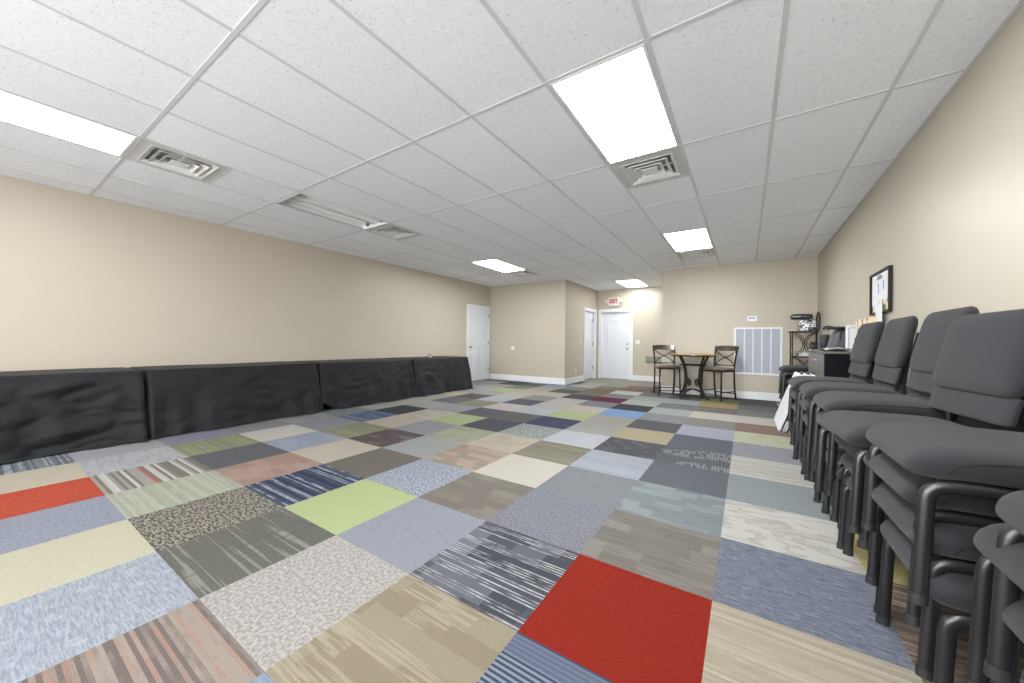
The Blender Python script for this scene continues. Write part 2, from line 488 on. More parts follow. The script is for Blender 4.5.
# wall angle
for lo, hi in (((XL, YF, ZC-.0016), (XL+.02, YA, ZC+.005)), ((XR-.02, YF, ZC-.0016), (XR, YB, ZC+.005)), ((XB, YB-.02, ZC-.0016), (XR, YB, ZC+.005)),
               ((XL, YA-.02, ZC-.0016), (XA, YA, ZC+.005)), ((XA, YA, ZC-.0016), (XA+.02, YC, ZC+.005)), ((XA, YC-.02, ZC-.0016), (XB, YC, ZC+.005))): box(bg, lo, hi)
struct('trim_1', bg, M['tbar'], 'white metal grid of the suspended ceiling')
# closed plenum above so that no daylight leaks
struct('ceiling_deck', B(((XL-W, YF-W, ZC+.3), (XR+W, YC+W, ZC+.36))), M['dark'], 'deck above the suspended ceiling')

def troffer(k, l, lit, label, lm='light'):
    x0, y0 = cx(k)+hw+.002, cyy(l)+hw+.002; w, d = CELL-2*hw-.004, 2*CELL-2*hw-.004
    t = thing('ceiling_light', label, 'ceiling light', (x0+w/2, y0+d/2, ZC), 0., 'ceiling troffer lights')
    hx, hy = w/2, d/2
    bm = bmesh.new()
    for lo, hi in (((-hx,-hy,-.004),(-hx+.018,hy,.008)), ((hx-.018,-hy,-.004),(hx,hy,.008)), ((-hx+.018,-hy,-.004),(hx-.018,-hy+.018,.008)), ((-hx+.018,hy-.018,-.004),(hx-.018,hy,.008))): box(bm, lo, hi)
    obj('frame', bm, M['fixture'], t)
    bm = bmesh.new()
    for lo, hi in (((-hx,-hy,.095),(hx,hy,.1)), ((-hx,-hy,.008),(-hx+.004,hy,.095)), ((hx-.004,-hy,.008),(hx,hy,.095)), ((-hx,-hy,.008),(hx,-hy+.004,.095)), ((-hx,hy-.004,.008),(hx,hy,.095))): box(bm, lo, hi)
    obj('housing', bm, M['fixture'], t)
    if lit:
        obj('diffuser', B(((-hx+.018,-hy+.018,0),(hx-.018,hy-.018,.005))), M[lm], t)
    else:
        for sx in (-.15, .15):
            bm = bmesh.new(); tube(bm, [(sx,-hy+.05,.05),(sx,hy-.05,.05)], .016, seg=10)
            tb = obj('tube', bm, M['tube_off'], t, True)
            for sy in (-1, 1):
                obj('lamp_holder', B(((sx-.02, sy*(hy-.04)-.012, .025),(sx+.02, sy*(hy-.04)+.012, .095))), M['dark_plastic'], tb)
        bm = bmesh.new()
        v = [bm.verts.new(c) for c in ((-.075,-hy+.03,.094),(.075,-hy+.03,.094),(.04,-hy+.03,.03),(-.04,-hy+.03,.03),(-.075,hy-.03,.094),(.075,hy-.03,.094),(.04,hy-.03,.03),(-.04,hy-.03,.03))]
        for f in ((0,1,2,3),(4,5,6,7),(0,1,5,4),(1,2,6,5),(2,3,7,6),(3,0,4,7)): bm.faces.new([v[i] for i in f])
        obj('ballast_cover', bm, M['fixture'], t)
        bm = bmesh.new()
        for lo, hi in (((-hx+.019,-hy+.02,.001),(-hx+.025,hy-.02,.006)), ((hx-.025,-hy+.02,.001),(hx-.019,hy-.02,.006))): box(bm, lo, hi)
        obj('shadow_strip', bm, M['dark'], t)  # solid dark strips stand in for the shadow along both long edges
    return t
troffer(-1, 0, True, 'large lit ceiling light panel in the middle of the picture, beside the louvred vent')
troffer(-1, 3, True, 'small looking lit ceiling light panel in front of the wall with the grey grille', 'light_far')
troffer(-4, 6, True, 'lit ceiling light panel in front of the exit door', 'light_dim')
troffer(-7, 3, True, 'lit ceiling light panel near the panelled door of the left wall', 'light_far')
troffer(-7, -2, True, 'lit ceiling light panel cut by the left edge of the picture', 'light_dim')
troffer(-1, -3, True, 'added lit ceiling light panel, unseen behind the camera', 'light_far')  # unseen fixture added behind the camera to even out the light
troffer(-7, 0, False, 'unlit open ceiling light showing two bare tubes')

def vent(k, l, label):
    x0, y0 = cx(k)+hw+.002, cyy(l)+hw+.002; w = CELL-2*hw-.004
    t = thing('ceiling_vent', label, 'air vent', (x0+w/2, y0+w/2, ZC), 0., 'ceiling air vents')
    h = w/2
    bm = bmesh.new()
    def ring(bm, o, i, z0, z1, t_=.004):
        # sloped square ring from half size o at z0 to i at z1
        vo = [bm.verts.new((sx*o, sy*o, z0)) for sx, sy in ((-1,-1),(1,-1),(1,1),(-1,1))]
        vi = [bm.verts.new((sx*i, sy*i, z1)) for sx, sy in ((-1,-1),(1,-1),(1,1),(-1,1))]
        vo2 = [bm.verts.new((v.co.x, v.co.y, v.co.z+t_)) for v in vo]; vi2 = [bm.verts.new((v.co.x, v.co.y, v.co.z+t_)) for v in vi]
        for n in range(4):
            m_ = (n+1) % 4
            for q in ((vo[n],vo[m_],vi[m_],vi[n]), (vo2[n],vi2[n],vi2[m_],vo2[m_]), (vo[n],vo2[n],vo2[m_],vo[m_]), (vi[n],vi[m_],vi2[m_],vi2[n])): bm.faces.new(q)
    ring(bm, h, .225, .0, .0, .006)
    obj('panel', bm, M['vent_panel'], t)
    for n, (o, i, z0, z1) in enumerate(((.228, .192, -.008, .012), (.175, .135, -.012, .022), (.118, .08, -.014, .02))):
        bm = bmesh.new(); ring(bm, o, i, z0, z1); obj('louvre', bm, M['vent'], t)
    bm = bmesh.new(); box(bm, (-.064,-.064,-.012), (.064,.064,-.006)); obj('centre_plate', bm, M['vent'], t)
    bm = bmesh.new(); box(bm, (-.225,-.006,.012), (.225,.006,.024)); obj('cross_bar', bm, M['vent'], t)
    bm = bmesh.new()
    for lo, hi in (((-.24,-.24,.1),(.24,.24,.105)), ((-.24,-.24,.007),(-.236,.24,.1)), ((.236,-.24,.007),(.24,.24,.1)), ((-.24,-.24,.007),(.24,-.236,.1)), ((-.24,.236,.007),(.24,.24,.1))): box(bm, lo, hi)
    obj('duct_box', bm, M['duct'], t)
vent(-1, 1., 'square louvred ceiling vent beside the large lit panel in the middle')
vent(-1, 4., 'square ceiling vent between the small lit panel and the wall with the grey grille')
vent(-7, 4., 'square ceiling vent beyond the lit panel near the panelled door')
vent(-7, 1., 'square ceiling vent at the far end of the unlit open light')
vent(-7, -1., 'square ceiling vent beside the lit panel cut by the left edge')

# ------------------------------------------------------------------ carpet
def T(k, a, b=None, c=None): return (k, a, b or a, c or a)
G = {
# nearest rows
(0,-1):T('lines','303f60','8792ac','55648a'), (-1,-1):T('block','9c8862','ad9a74','c6b48e'), (-2,-1):T('speckle','c8c0b6','a39a93','dcd6cf'), (-3,-1):T('plaid','6c6a5e','5a584e','9b9a88'),
(-4,-1):T('camo','4e473e','a99c88','746a5c'), (-5,-1):T('stripe','b0b594','c0c3a8','a5aa8a'), (-6,-1):T('pin','a8a294','7b7466','d8d2c6'), (-7,-1):T('marble','babac0','a6a6ae','c6c6cc'),
(-8,-1):T('plain','aeaeb4','a2a2aa'), (-9,-1):T('plain','8c8c94','80808a'),
(-1,-2):T('streak','8fa3c8','6f87b4','b4c0da'), (-2,-2):T('stripe','ae9686','75635a','bd8468'), (-3,-2):T('streak','b4bdcd','8b95ab','e6eaf0'), (-4,-2):T('plain','dcd4ac','cfc69c'), (-5,-2):T('speckle','9aa0b4','8289a2','b6bbcb'),
(-6,-2):T('streak','c8604a','b9503c','d4745e'), (-7,-2):T('plain','d8c9a8','cbb996'), (-8,-2):T('stripe','7d8894','525e6b','b4bcc6'), (-9,-2):T('plain','9a9aa4','8e8e98'),
# row 0
(2,0):T('stripe','6d4a3a','8a6a50','a98a68'), (1,0):T('stripe','c8b493','b5a17e','d2c2a4'), (0,0):T('plain','9a3022','8c271a'), (-1,0):T('dash','6c6e7c','3e404c','c4c4c8'), (-2,0):T('streak','8e90a0','9a9cac','7e8092'),
(-3,0):T('plain','c0d47c','bad076'), (-4,0):T('stripe','3f4866','262e4a','aab3c8'), (-5,0):T('block','c0907c','a87866','b0826e'), (-6,0):T('plain','5d5e66','54555c'), (-7,0):T('stripe','9da06c','8a8d5e','aeb080'), (-8,0):T('speckle','908ea8','8482a0','a09eb6'), (-9,0):T('plain','9c9aa8','8f8d9c'),
# row 1
(2,1):T('stripe','64463a','7d6150','a88a6c'), (1,1):T('streak','7f869c','525a76','9aa0b2'), (0,1):T('block','7d7466','958b7e','6a6256'), (-1,1):T('speckle','8a8a98','6e6e80','a8a8b4'), (-2,1):T('block','7e7266','94866f','6f6558'),
(-3,1):T('speckle','bcc4d4','66728f','d8dde8'), (-4,1):T('streak','746a5a','685e50','82786a'), (-5,1):T('plain','d5c2ac','cdb8a0'), (-6,1):T('stripe','9ea7c0','8f99b6','acb4ca'), (-7,1):T('plain','ded4c8','d6cabc'), (-8,1):T('streak','948e92','888286','a29c9e'), (-9,1):T('plain','8a8a90','80808a'),
# row 2
(2,2):T('plain','d8bc5c','ccae50'), (1,2):T('marble','d4ccbf','b8aa9c','dcd5ca'), (0,2):T('block','7c888d','98a3a7','6f7a80'), (-1,2):T('streak','84868e','787a84','9898a0'), (-2,2):T('plain','d8cbba','d2c4b2'),
(-3,2):T('block','b8a28c','917e6a','cc9a70'), (-4,2):T('streak','a8aaa6','9c9f9c','b6b7b0'), (-5,2):T('block','5a4a4a','7c6e6c','4c3e40'), (-6,2):T('stripe','989a6c','84865c','a9aa80'), (-7,2):T('plain','9494a0','8a8a96'), (-8,2):T('speckle','a2a4aa','8e9096','b8babe'), (-9,2):T('plain','9aa06a','8c925e'),
# row 3
(2,3):T('plain','58667c','4e5c72'), (1,3):T('tweed','9da4a8','70797f','b0b6b8'), (0,3):T('plain','5c5f6c','545764'), (-1,3):T('stripe','a2a7b6','aeb3c2','9298a8'), (-2,3):T('stripe','948a70','7c7258','a69c7e'),
(-3,3):T('block','c9b898','beac8a','d2c3a6'), (-4,3):T('marble','aeb090','9aa468','b8ba9c'), (-5,3):T('streak','8f8d9a','9a98a4','84828e'), (-6,3):T('plain','cdbba4','c5b298'), (-7,3):T('stripe','56689c','3e4d80','8090bc'), (-8,3):T('speckle','8e949a','6f7a78','a8aca8'), (-9,3):T('plain','aeb274','a2a868'),
# row 4
(2,4):T('streak','9aa0a8','8a9098','aeb2b8'), (1,4):T('stripe','cfc8b8','bfb6a4','d8d2c6'), (0,4):T('bars','595b66','50525c','989a9e'), (-1,4):T('squiggle','4e4c54','46444c','a09ea2'), (-2,4):T('plain','c8cad6','c0c2d0'),
(-3,4):T('camo','b4bab4','6a7674','cdd0c8'), (-4,4):T('plain','4d4c5c','454454'), (-5,4):T('plain','bccc80','b4c678'), (-6,4):T('marble','d0c2b0','ac9f96','d8cdbe'), (-7,4):T('plain','3a3d40','343639'), (-8,4):T('marble','b8b2a8','a49e96','c4beb4'),
# row 5
(2,5):T('marble','d0ccbc','b8b6a6'), (1,5):T('streak','9c9ba6','9291a0','a8a7b0'), (0,5):T('plain','5d606e','555866'), (-1,5):T('plain','c4b082','bca678'), (-2,5):T('stripe','b2aea4','a09c94','bebab0'),
(-3,5):T('squiggle','3e3c68','36345e','6462 8a'.replace(' ','')), (-4,5):T('plain','66615f','5c5856'), (-5,5):T('stripe','5b5962','524f58','6c6a70'), (-6,5):T('plain','a6a4ae','9c9aa6'), (-7,5):T('stripe','b2aca4','a4a2a8','beb6a8'), (-8,5):T('plain','c0b8ac','b4aca2'),
# row 6
(2,6):T('plain','d0cdb8','c4c1ac'), (1,6):T('marble','d2d2a8','c0c490','d9d9b6'), (0,6):T('speckle','bcbcd2','9494b4','d0d0e0'), (-1,6):T('plain','54545a','4c4c52'), (-2,6):T('plain','b0a298','a6988e'),
(-3,6):T('plain','bccc80','b4c678'), (-4,6):T('marble','bcc0cc','a8b0c4','c6c8d0'), (-5,6):T('plain','d2c4bc','cabab2'), (-6,6):T('camo','94785e','9aa07c','6e5e4e'), (-7,6):T('streak','6c6c76','60606a','7c7c86'), (-8,6):T('plain','b6b0a6','aaa49a'),
# row 7
(2,7):T('plain','6a625e','5e5652'), (1,7):T('plain','98705c','8e6652'), (0,7):T('speckle','9e968e','766d63','b4aca4'), (-1,7):T('streak','8e8e94','84848a','9a9aa0'), (-2,7):T('plain','6f9fe8','6896e0'),
(-3,7):T('camo','d6cdb0','b8a890','dcd4ba'), (-4,7):T('marble','c2b8b0','b4aaa4','cac0b8'), (-5,7):T('plain','51505e','494856'), (-6,7):T('plain','b8b8c2','b0b0ba'), (-7,7):T('stripe','5e5450','524844','70645c'), (-8,7):T('plain','ccbc9c','c2b292'),
# row 8
(1,8):T('plain','d0c8bc','c6beb2'), (0,8):T('plain','d4c9ba','ccc0b0'), (-1,8):T('plain','b0b4ae','a6aaa4'), (-2,8):T('plain','37393e','313338'), (-3,8):T('plain','7c7e8c','747684'), (-4,8):T('plain','c4b8ae','bcb0a6'),
(-5,8):T('streak','9a928e','8c8480','a8a09a'), (-6,8):T('plain','c8baa4','c0b29c'), (-7,8):T('marble','aca6a4','9a9494','b8b2ae'), (-8,8):T('plain','a8a4a8','9c989c'),
# row 9
(1,9):T('speckle','94968c','60625a','b0b2a4'), (0,9):T('plain','7c7066','72665c'), (-1,9):T('camo','45484a','989e9e','3a3d40'), (-2,9):T('stripe','c0c0b2','a6a89c','d0cfc4'), (-3,9):T('plain','6d3448','622c40'), (-4,9):T('plain','48424c','403a44'),
(-5,9):T('plain','c6b8a6','beb09c'), (-6,9):T('plain','c6b6a0','beae98'), (-7,9):T('plain','b6c884','aec07c'), (-8,9):T('plain','b2b0b2','a8a6a8'),
# rows 10..12
(1,10):T('streak','75757a','6a6a70','88888a'), (0,10):T('plain','c6a254','bc984a'), (-1,10):T('streak','b0b4b0','a4a8a4','bcc0ba'), (-2,10):T('plain','aab0ae','a0a6a4'), (-3,10):T('plain','8e8488','847a7e'), (-4,10):T('stripe','7e7658','706848','8c8464'), (-5,10):T('plain','56554c','4e4d44'),
(-6,10):T('plain','b8aca0','aea296'), (-7,10):T('plain','8c9068','80845c'), (-8,10):T('plain','b8b2aa','aca69e'),
(1,11):T('plain','5c5c60','545458'), (0,11):T('plain','8a8058','7e744e'), (-1,11):T('plain','5e5c5c','545252'), (-2,11):T('plain','7e7a78','74706e'), (-3,11):T('plain','dcd8d0','d4cfc6'), (-4,11):T('plain','8c6c4e','826244'), (-5,11):T('plain','8a8a90','808086'),
(-6,11):T('plain','a6b0c0','9ca6b8'), (-7,11):T('plain','6a686c','5e5c60'), (-8,11):T('plain','54535c','4c4b54'),
(1,12):T('plain','5c5c60','545458'), (0,12):T('plain','62605e','585654'), (-1,12):T('plain','62605e','585654'), (-2,12):T('plain','82766e','786c64'), (-3,12):T('plain','927258','88684e'), (-4,12):T('plain','8e8a68','84805e'), (-5,12):T('plain','d0c8b6','c8bfac'), (-6,12):T('plain','98a6bc','8e9cb2'), (-7,12):T('plain','a8b0bc','9ea6b2'),(-8,12):T('plain','5e5d66','56555e'),
(-3,13):T('plain','a0846c','967a62'), (-4,13):T('plain','beb4a4','b4aa9a'), (-5,13):T('plain','ccc4b4','c4bbaa'), (-6,13):T('plain','5c5c5c','525252'), (-2,13):T('plain','9c8470','927a66'),
}
for jj, aa in ((5,'c0b8ac'),(6,'b6b0a6'),(7,'ccbc9c'),(8,'b0acae'),(9,'b2b0b2'),(10,'a8a4a8'),(11,'b4b0b4'),(12,'5e5d66')):
    G[(-9, jj)] = G[(-10, jj)] = T('plain', aa, aa)
CK = .43
pool = list(G.values())
bm = bmesh.new()
la = bm.loops.layers.float_color.new('tint_a'); lb = bm.loops.layers.float_color.new('tint_b'); lc = bm.loops.layers.float_color.new('tint_c')
uvl = bm.loops.layers.uv.new('weave')
rnd = random.Random(11)
for i in range(-10, 4):
    for j in range(-9, 17):
        x0, x1 = TX0 + TILE*i, TX0 + TILE*(i+1); y0, y1 = TY0 + TILE*j, TY0 + TILE*(j+1)
        X0, X1, Y0, Y1 = max(x0, XL-.1), min(x1, XR+.1), max(y0, YF-.1), min(y1, YC+.2)
        if X1 <= X0 or Y1 <= Y0: continue
        spec = G.get((i, j))
        if spec is None:
            spec = rnd.choice(pool)
            if j >= 13: spec = T('plain', 'c2b8a8', 'b8ae9e')
        k, a, b_, c = spec
        f = bm.faces.new([bm.verts.new(p) for p in ((X0,Y0,0),(X1,Y0,0),(X1,Y1,0),(X0,Y1,0))])
        f.material_index = KINDS.index(k)
        ou, ov = rnd.uniform(0, 30), rnd.uniform(0, 30)
        for lp in f.loops:
            lp[la] = rgb(a, CK) + (1,); lp[lb] = rgb(b_, CK) + (1,); lp[lc] = rgb(c, CK) + (1,)
            lp[uvl].uv = ((lp.vert.co.x - x0)/TILE + ou, (lp.vert.co.y - y0)/TILE + ov)
fl = obj('floor', bm, [CARP[k] for k in KINDS], recalc=False)
fl['kind'] = 'structure'; fl['label'] = 'patchwork carpet tile floor of many colours'; fl['category'] = 'floor'
struct('floor_slab', B(((XL-W, YF-W, -.1), (XR+W, YC+W, -.004))), M['dark'], 'concrete slab under the carpet tiles', cat='floor')

# ------------------------------------------------------------------ baseboards
def baseboard(name, segs, label):
    bm = bmesh.new()
    for lo, hi in segs: bbox_bev(bm, lo, hi, .004)
    struct(name, bm, M['trim'], label)
bh, bt = .145, .016
baseboard('baseboard_back', [((XB, YB-bt, 0), (XR, YB, bh))], 'white baseboard under the grey grille')
baseboard('baseboard_alcove', [((XL+.02, YA-bt, 0), (XA+bt, YA, bh+.015))], 'white baseboard beside the panelled door')
baseboard('baseboard_corridor', [((XA, YA, 0), (XA+bt, D0-.09, bh+.015)), ((E1+.09, YC-bt, 0), (XB, YC, bh))], 'white baseboard along the short corridor')
baseboard('baseboard_left', [((XL, YF, 0), (XL+bt, 7.37, bh))], 'white baseboard behind the draped tables')
baseboard('baseboard_right', [((XR-bt, YF, 0), (XR, YB-bt, bh))], 'white baseboard behind the stacked chairs')

# ------------------------------------------------------------------ doors
def panel_ring(bm, axis, a0, a1, z0, z1, base, out, arch=0.):
    """raised moulding outline on a door face; axis 'x': the face lies in x..z, normal -y; axis 'y': the face lies in y..z, normal +x"""
    pts = [(a0, z0), (a1, z0), (a1, z1)]
    if arch:
        n = 10
        for t in range(1, n): pts.append((a1 + (a0-a1)*t/n, z1 + arch*math.sin(PI*t/n)))
    pts.append((a0, z1))
    pts.append(pts[0])
    P = [((p, base, q) if axis == 'x' else (base, p, q)) for p, q in pts]
    for p, q in zip(P, P[1:]): tube(bm, [p, q], out, seg=6)
def knob(parent, c, axis, deadbolt=False):
    bm = bmesh.new()
    s = -1 if axis == 'Y' else 1
    lathe(bm, [(.03, 0), (.03, s*.006), (.012, s*.01), (.012, s*.035), (.027, s*.045), (.03, s*.055), (.022, s*.068), (.004, s*.072)], c, 16, axis)
    obj('knob', bm, M['nickel'], parent, True)
    if deadbolt:
        bm = bmesh.new(); lathe(bm, [(.028, 0), (.028, s*.012), (.012, s*.016), (.010, s*.03), (.002, s*.031)], (c[0], c[1], c[2]+.14), 16, axis)
        obj('deadbolt', bm, M['nickel'], parent, True)
# door_1: panelled door on the left wall
y0, y1, zt = 7.41, 8.31, 2.035
bm = bmesh.new(); box(bm, (XL, y0, .01), (XL+.012, y1, zt))
d = struct('door_1', bm, M['door'], 'white panelled door at the far end of the left wall')
bm = bmesh.new()
for lo, hi in (((XL, y0-.055, 0), (XL+.022, y0, zt+.055)), ((XL, y1, 0), (XL+.022, y1+.055, zt+.055)), ((XL, y0, zt), (XL+.022, y1, zt+.055))): bbox_bev(bm, lo, hi, .004)
obj('door_frame', bm, M['trim'], d)
for q, (a, b_) in enumerate(((y0+.12, y0+.41), (y1-.41, y1-.12))):
    for z0, z1, ar in ((1.12, 1.82, .05), (.2, .88, 0.)):
        bm = bmesh.new(); panel_ring(bm, 'y', a, b_, z0, z1, XL+.012, .015, ar)
        box(bm, (XL+.012, a+.05, z0+.05), (XL+.018, b_-.05, z1-.05))
        obj('panel', bm, M['door'], d)
knob(d, (XL+.012, y0+.07, .93), 'X')
for z in (.25, 1.0, 1.78): obj('hinge', B(((XL+.01, y1-.012, z), (XL+.028, y1+.01, z+.1))), M['nickel'], d)
# door_2: white door standing in the corridor side wall
bm = bmesh.new(); box(bm, (XA-.105, D0, .01), (XA-.07, D1-.012, DZ-.005))
d = struct('door_2', bm, M['door'], 'white door set back in the corridor side wall')
bm = bmesh.new()
for lo, hi in (((XA, D0-.085, 0), (XA+.02, D0, DZ+.085)), ((XA, D1, 0), (XA+.02, D1+.085, DZ+.085)), ((XA, D0, DZ), (XA+.02, D1, DZ+.085)),
               ((XA-W, D0, 0), (XA, D0+.008, DZ)), ((XA-W, D1-.008, 0), (XA, D1, DZ)), ((XA-W, D0+.008, DZ-.008), (XA, D1-.008, DZ))): box(bm, lo, hi)
obj('door_frame', bm, M['trim'], d)
for z0, z1 in ((1.1, 1.8), (.2, .9)):
    bm = bmesh.new(); panel_ring(bm, 'y', D0+.12, D1-.14, z0, z1, XA-.07, .014, 0.); obj('panel', bm, M['door'], d)
for z in (.28, 1.0, 1.72): obj('hinge', B(((XA-.07, D1-.03, z), (XA-.055, D1-.008, z+.1))), M['dark_plastic'], d)
obj('backing', B(((XA-W-.02, D0-.05, 0), (XA-W, D1+.05, DZ+.05))), M['dark'], d)
# door_3: exit door
bm = bmesh.new(); box(bm, (E0+.01, YC+.05, .01), (E1-.01, YC+.09, EZ-.01))
d = struct('door_3', bm, M['door'], 'white exit door with one tall arched panel')
bm = bmesh.new()
for lo, hi in (((E0-.085, YC-.02, 0), (E0, YC, EZ+.085)), ((E1, YC-.02, 0), (E1+.085, YC, EZ+.085)), ((E0, YC-.02, EZ), (E1, YC, EZ+.085)),
               ((E0, YC, 0), (E0+.01, YC+W, EZ)), ((E1-.01, YC, 0), (E1, YC+W, EZ)), ((E0+.01, YC, EZ-.01), (E1-.01, YC+W, EZ))): box(bm, lo, hi)
obj('door_frame', bm, M['trim'], d)
bm = bmesh.new(); panel_ring(bm, 'x', E0+.19, E1-.19, .28, 1.72, YC+.05, .018, .07); panel_ring(bm, 'x', E0+.24, E1-.24, .33, 1.66, YC+.05, .010, .06)
obj('panel', bm, M['door'], d)
knob(d, (E1-.08, YC+.05, .92), 'Y', True)
obj('threshold', B(((E0+.01, YC-.01, 0), (E1-.01, YC+.1, .012))), M['steel'], d)
obj('backing', B(((E0-.05, YC+W, 0), (E1+.05, YC+W+.02, EZ+.05))), M['dark'], d)

# ------------------------------------------------------------------ wall fittings
# exit sign
t = thing('exit_sign', 'white emergency exit sign with red letters and two lamp heads above the end door', 'exit sign', (-3.34, YC, 2.32))
bm = bmesh.new(); bbox_bev(bm, (-.16, -.055, -.115), (.16, 0, .125), .008); obj('housing', bm, M['white_plastic'], t)
obj('face', B(((-.145, -.058, -.075), (.145, -.054, .11))), M['signface'], t)
cu = bpy.data.curves.new('lettering', 'FONT'); cu.body = 'EXIT'; cu.size = .165; cu.offset = .006; cu.align_x = 'CENTER'; cu.align_y = 'CENTER'; cu.extrude = .002
tmp = bpy.data.objects.new('lettering_curve', cu); COL.objects.link(tmp)
me = bpy.data.meshes.new_from_object(tmp.evaluated_get(bpy.context.evaluated_depsgraph_get())); me.name = 'lettering'
bpy.data.objects.remove(tmp); bpy.data.curves.remove(cu); me.materials.clear(); me.materials.append(M['red'])
o = bpy.data.objects.new('lettering', me); COL.objects.link(o); o.parent = t
o.location = (0, -.061, .018); o.rotation_euler = (PI/2, 0, 0); o.scale = (.70, 1, 1)
o['label'] = 'red letters EXIT'
for sx in (-1, 1):
    bm = bmesh.new()
    lathe(bm, [(.03, .0), (.05, -.02), (.055, -.055), (.052, -.075), (.01, -.08)], (sx*.225, -.01, .02), 14, 'Y')
    tube(bm, [(sx*.155, -.03, .02), (sx*.2, -.03, .02)], .018)
    h = obj('lamp_head', bm, M['white_plastic'], t, True)
    bm = bmesh.new(); lathe(bm, [(.042, -.078), (.03, -.09), (.004, -.094)], (sx*.225, -.01, .02), 14, 'Y'); obj('lens', bm, M['lens'], h, True)
def plate(name, label, cat, c, axis, w=.075, h=.115, kind='switch'):
    t = thing(name, label, cat, c)
    def bx(u0, u1, z0, z1, d0, d1):
        if axis == 'y': return ((u0, -d1, z0), (u1, -d0, z1))
        return ((d0, u0, z0), (d1, u1, z1))
    bm = bmesh.new(); bbox_bev(bm, *bx(-w/2, w/2, -h/2, h/2, 0, .007), r=.002); obj('cover_plate', bm, M['almond'], t)
    if kind == 'switch':
        for u in ([0.] if w < .1 else [-.025, .025]): obj('toggle', B(bx(u-.006, u+.006, -.014, .014, .007, .014)), M['white_plastic'], t)
    elif kind == 'outlet':
        for z in (-.028, .028): obj('socket', B(bx(-.017, .017, z-.014, z+.014, .007, .009)), M['white_plastic'], t)
    return t
plate('light_switch', 'double light switch plate on the beige wall right of the exit door', 'light switch', (-2.644, YC, 1.12), 'y', .12, .115)
plate('light_switch', 'light switch plate on the corridor side wall beside the set back door', 'light switch', (XA, 9.447, 1.10), 'x')
plate('wall_outlet', 'outlet plate low on the corridor side wall', 'outlet', (XA, 9.10, .312), 'x', kind='outlet')
t = thing('cover_plate', 'small round white cover plate on the alcove wall', 'wall plate', (-5.455, YA, .904))
bm = bmesh.new(); lathe(bm, [(.055, 0), (.055, -.008), (.045, -.014), (.004, -.016)], (0,0,0), 20, 'Y'); obj('disc', bm, M['white_plastic'], t, True)
bm = bmesh.new(); lathe(bm, [(.018, -.0155), (.016, -.022), (.003, -.023)], (0,0,0), 14, 'Y'); obj('plug', bm, M['almond'], t, True)
# return air grille
gx0, gx1, gz0, gz1 = -.205, .578, .48, 1.41
t = thing('return_air_grille', 'large white framed return air grille with grey filter on the end wall', 'air grille', ((gx0+gx1)/2, YB, gz0))
gw, gh = (gx1-gx0)/2, gz1-gz0
bm = bmesh.new()
for lo, hi in (((-gw,-.018,0),(-gw+.035,0,gh)), ((gw-.035,-.018,0),(gw,0,gh)), ((-gw+.035,-.018,0),(gw-.035,0,.035)), ((-gw+.035,-.018,gh-.035),(gw-.035,0,gh))): bbox_bev(bm, lo, hi, .004)
obj('frame', bm, M['trim'], t)
obj('filter', B(((-gw+.03,-.007,.03),(gw-.03,-.001,gh-.03))), M['filter'], t)
for n in range(1, 5):
    x = -gw+.035 + (2*gw-.07)*n/5
    obj('mullion', B(((x-.009,-.016,.034),(x+.009,-.006,gh-.034))), M['trim'], t)
# thermostat
t = thing('thermostat', 'small white thermostat with dark display above the grey grille', 'thermostat', (.098, YB, 1.58))
bm = bmesh.new(); bbox_bev(bm, (-.08,-.03,-.055), (.08,0,.055), .008); obj('housing', bm, M['white_plastic'], t)
bm = bmesh.new(); box(bm, (-.045,-.032,-.002), (-.012,-.029,.03)); box(bm, (-.006,-.032,.002), (.012,-.029,.028)); box(bm, (.02,-.032,.0), (.045,-.029,.024)); obj('display', bm, M['ink'], t)
# drinking fountain on the hidden corridor wall
t = thing('drinking_fountain', 'grey wall mounted drinking fountain sticking out beyond the bar chair', 'drinking fountain', (XB, 9.25, .6))
bm = bmesh.new(); bbox_bev(bm, (-.46,-.2,.0), (0,.2,.14), .015); obj('basin', bm, M['steel'], t, True)
bm = bmesh.new(); bbox_bev(bm, (-.465,-.205,.14), (0,.205,.165), .008); obj('rim', bm, M['steel'], t, True)
bm = bmesh.new(); tube(bm, fillet([(-.3,0,.16),(-.3,0,.22),(-.26,0,.235)], .02), .012); obj('spout', bm, M['nickel'], t, True)
bm = bmesh.new(); bbox_bev(bm, (-.16,-.1,-.22), (0,.1,.0), .01); obj('drain_cover', bm, M['steel'], t, True)

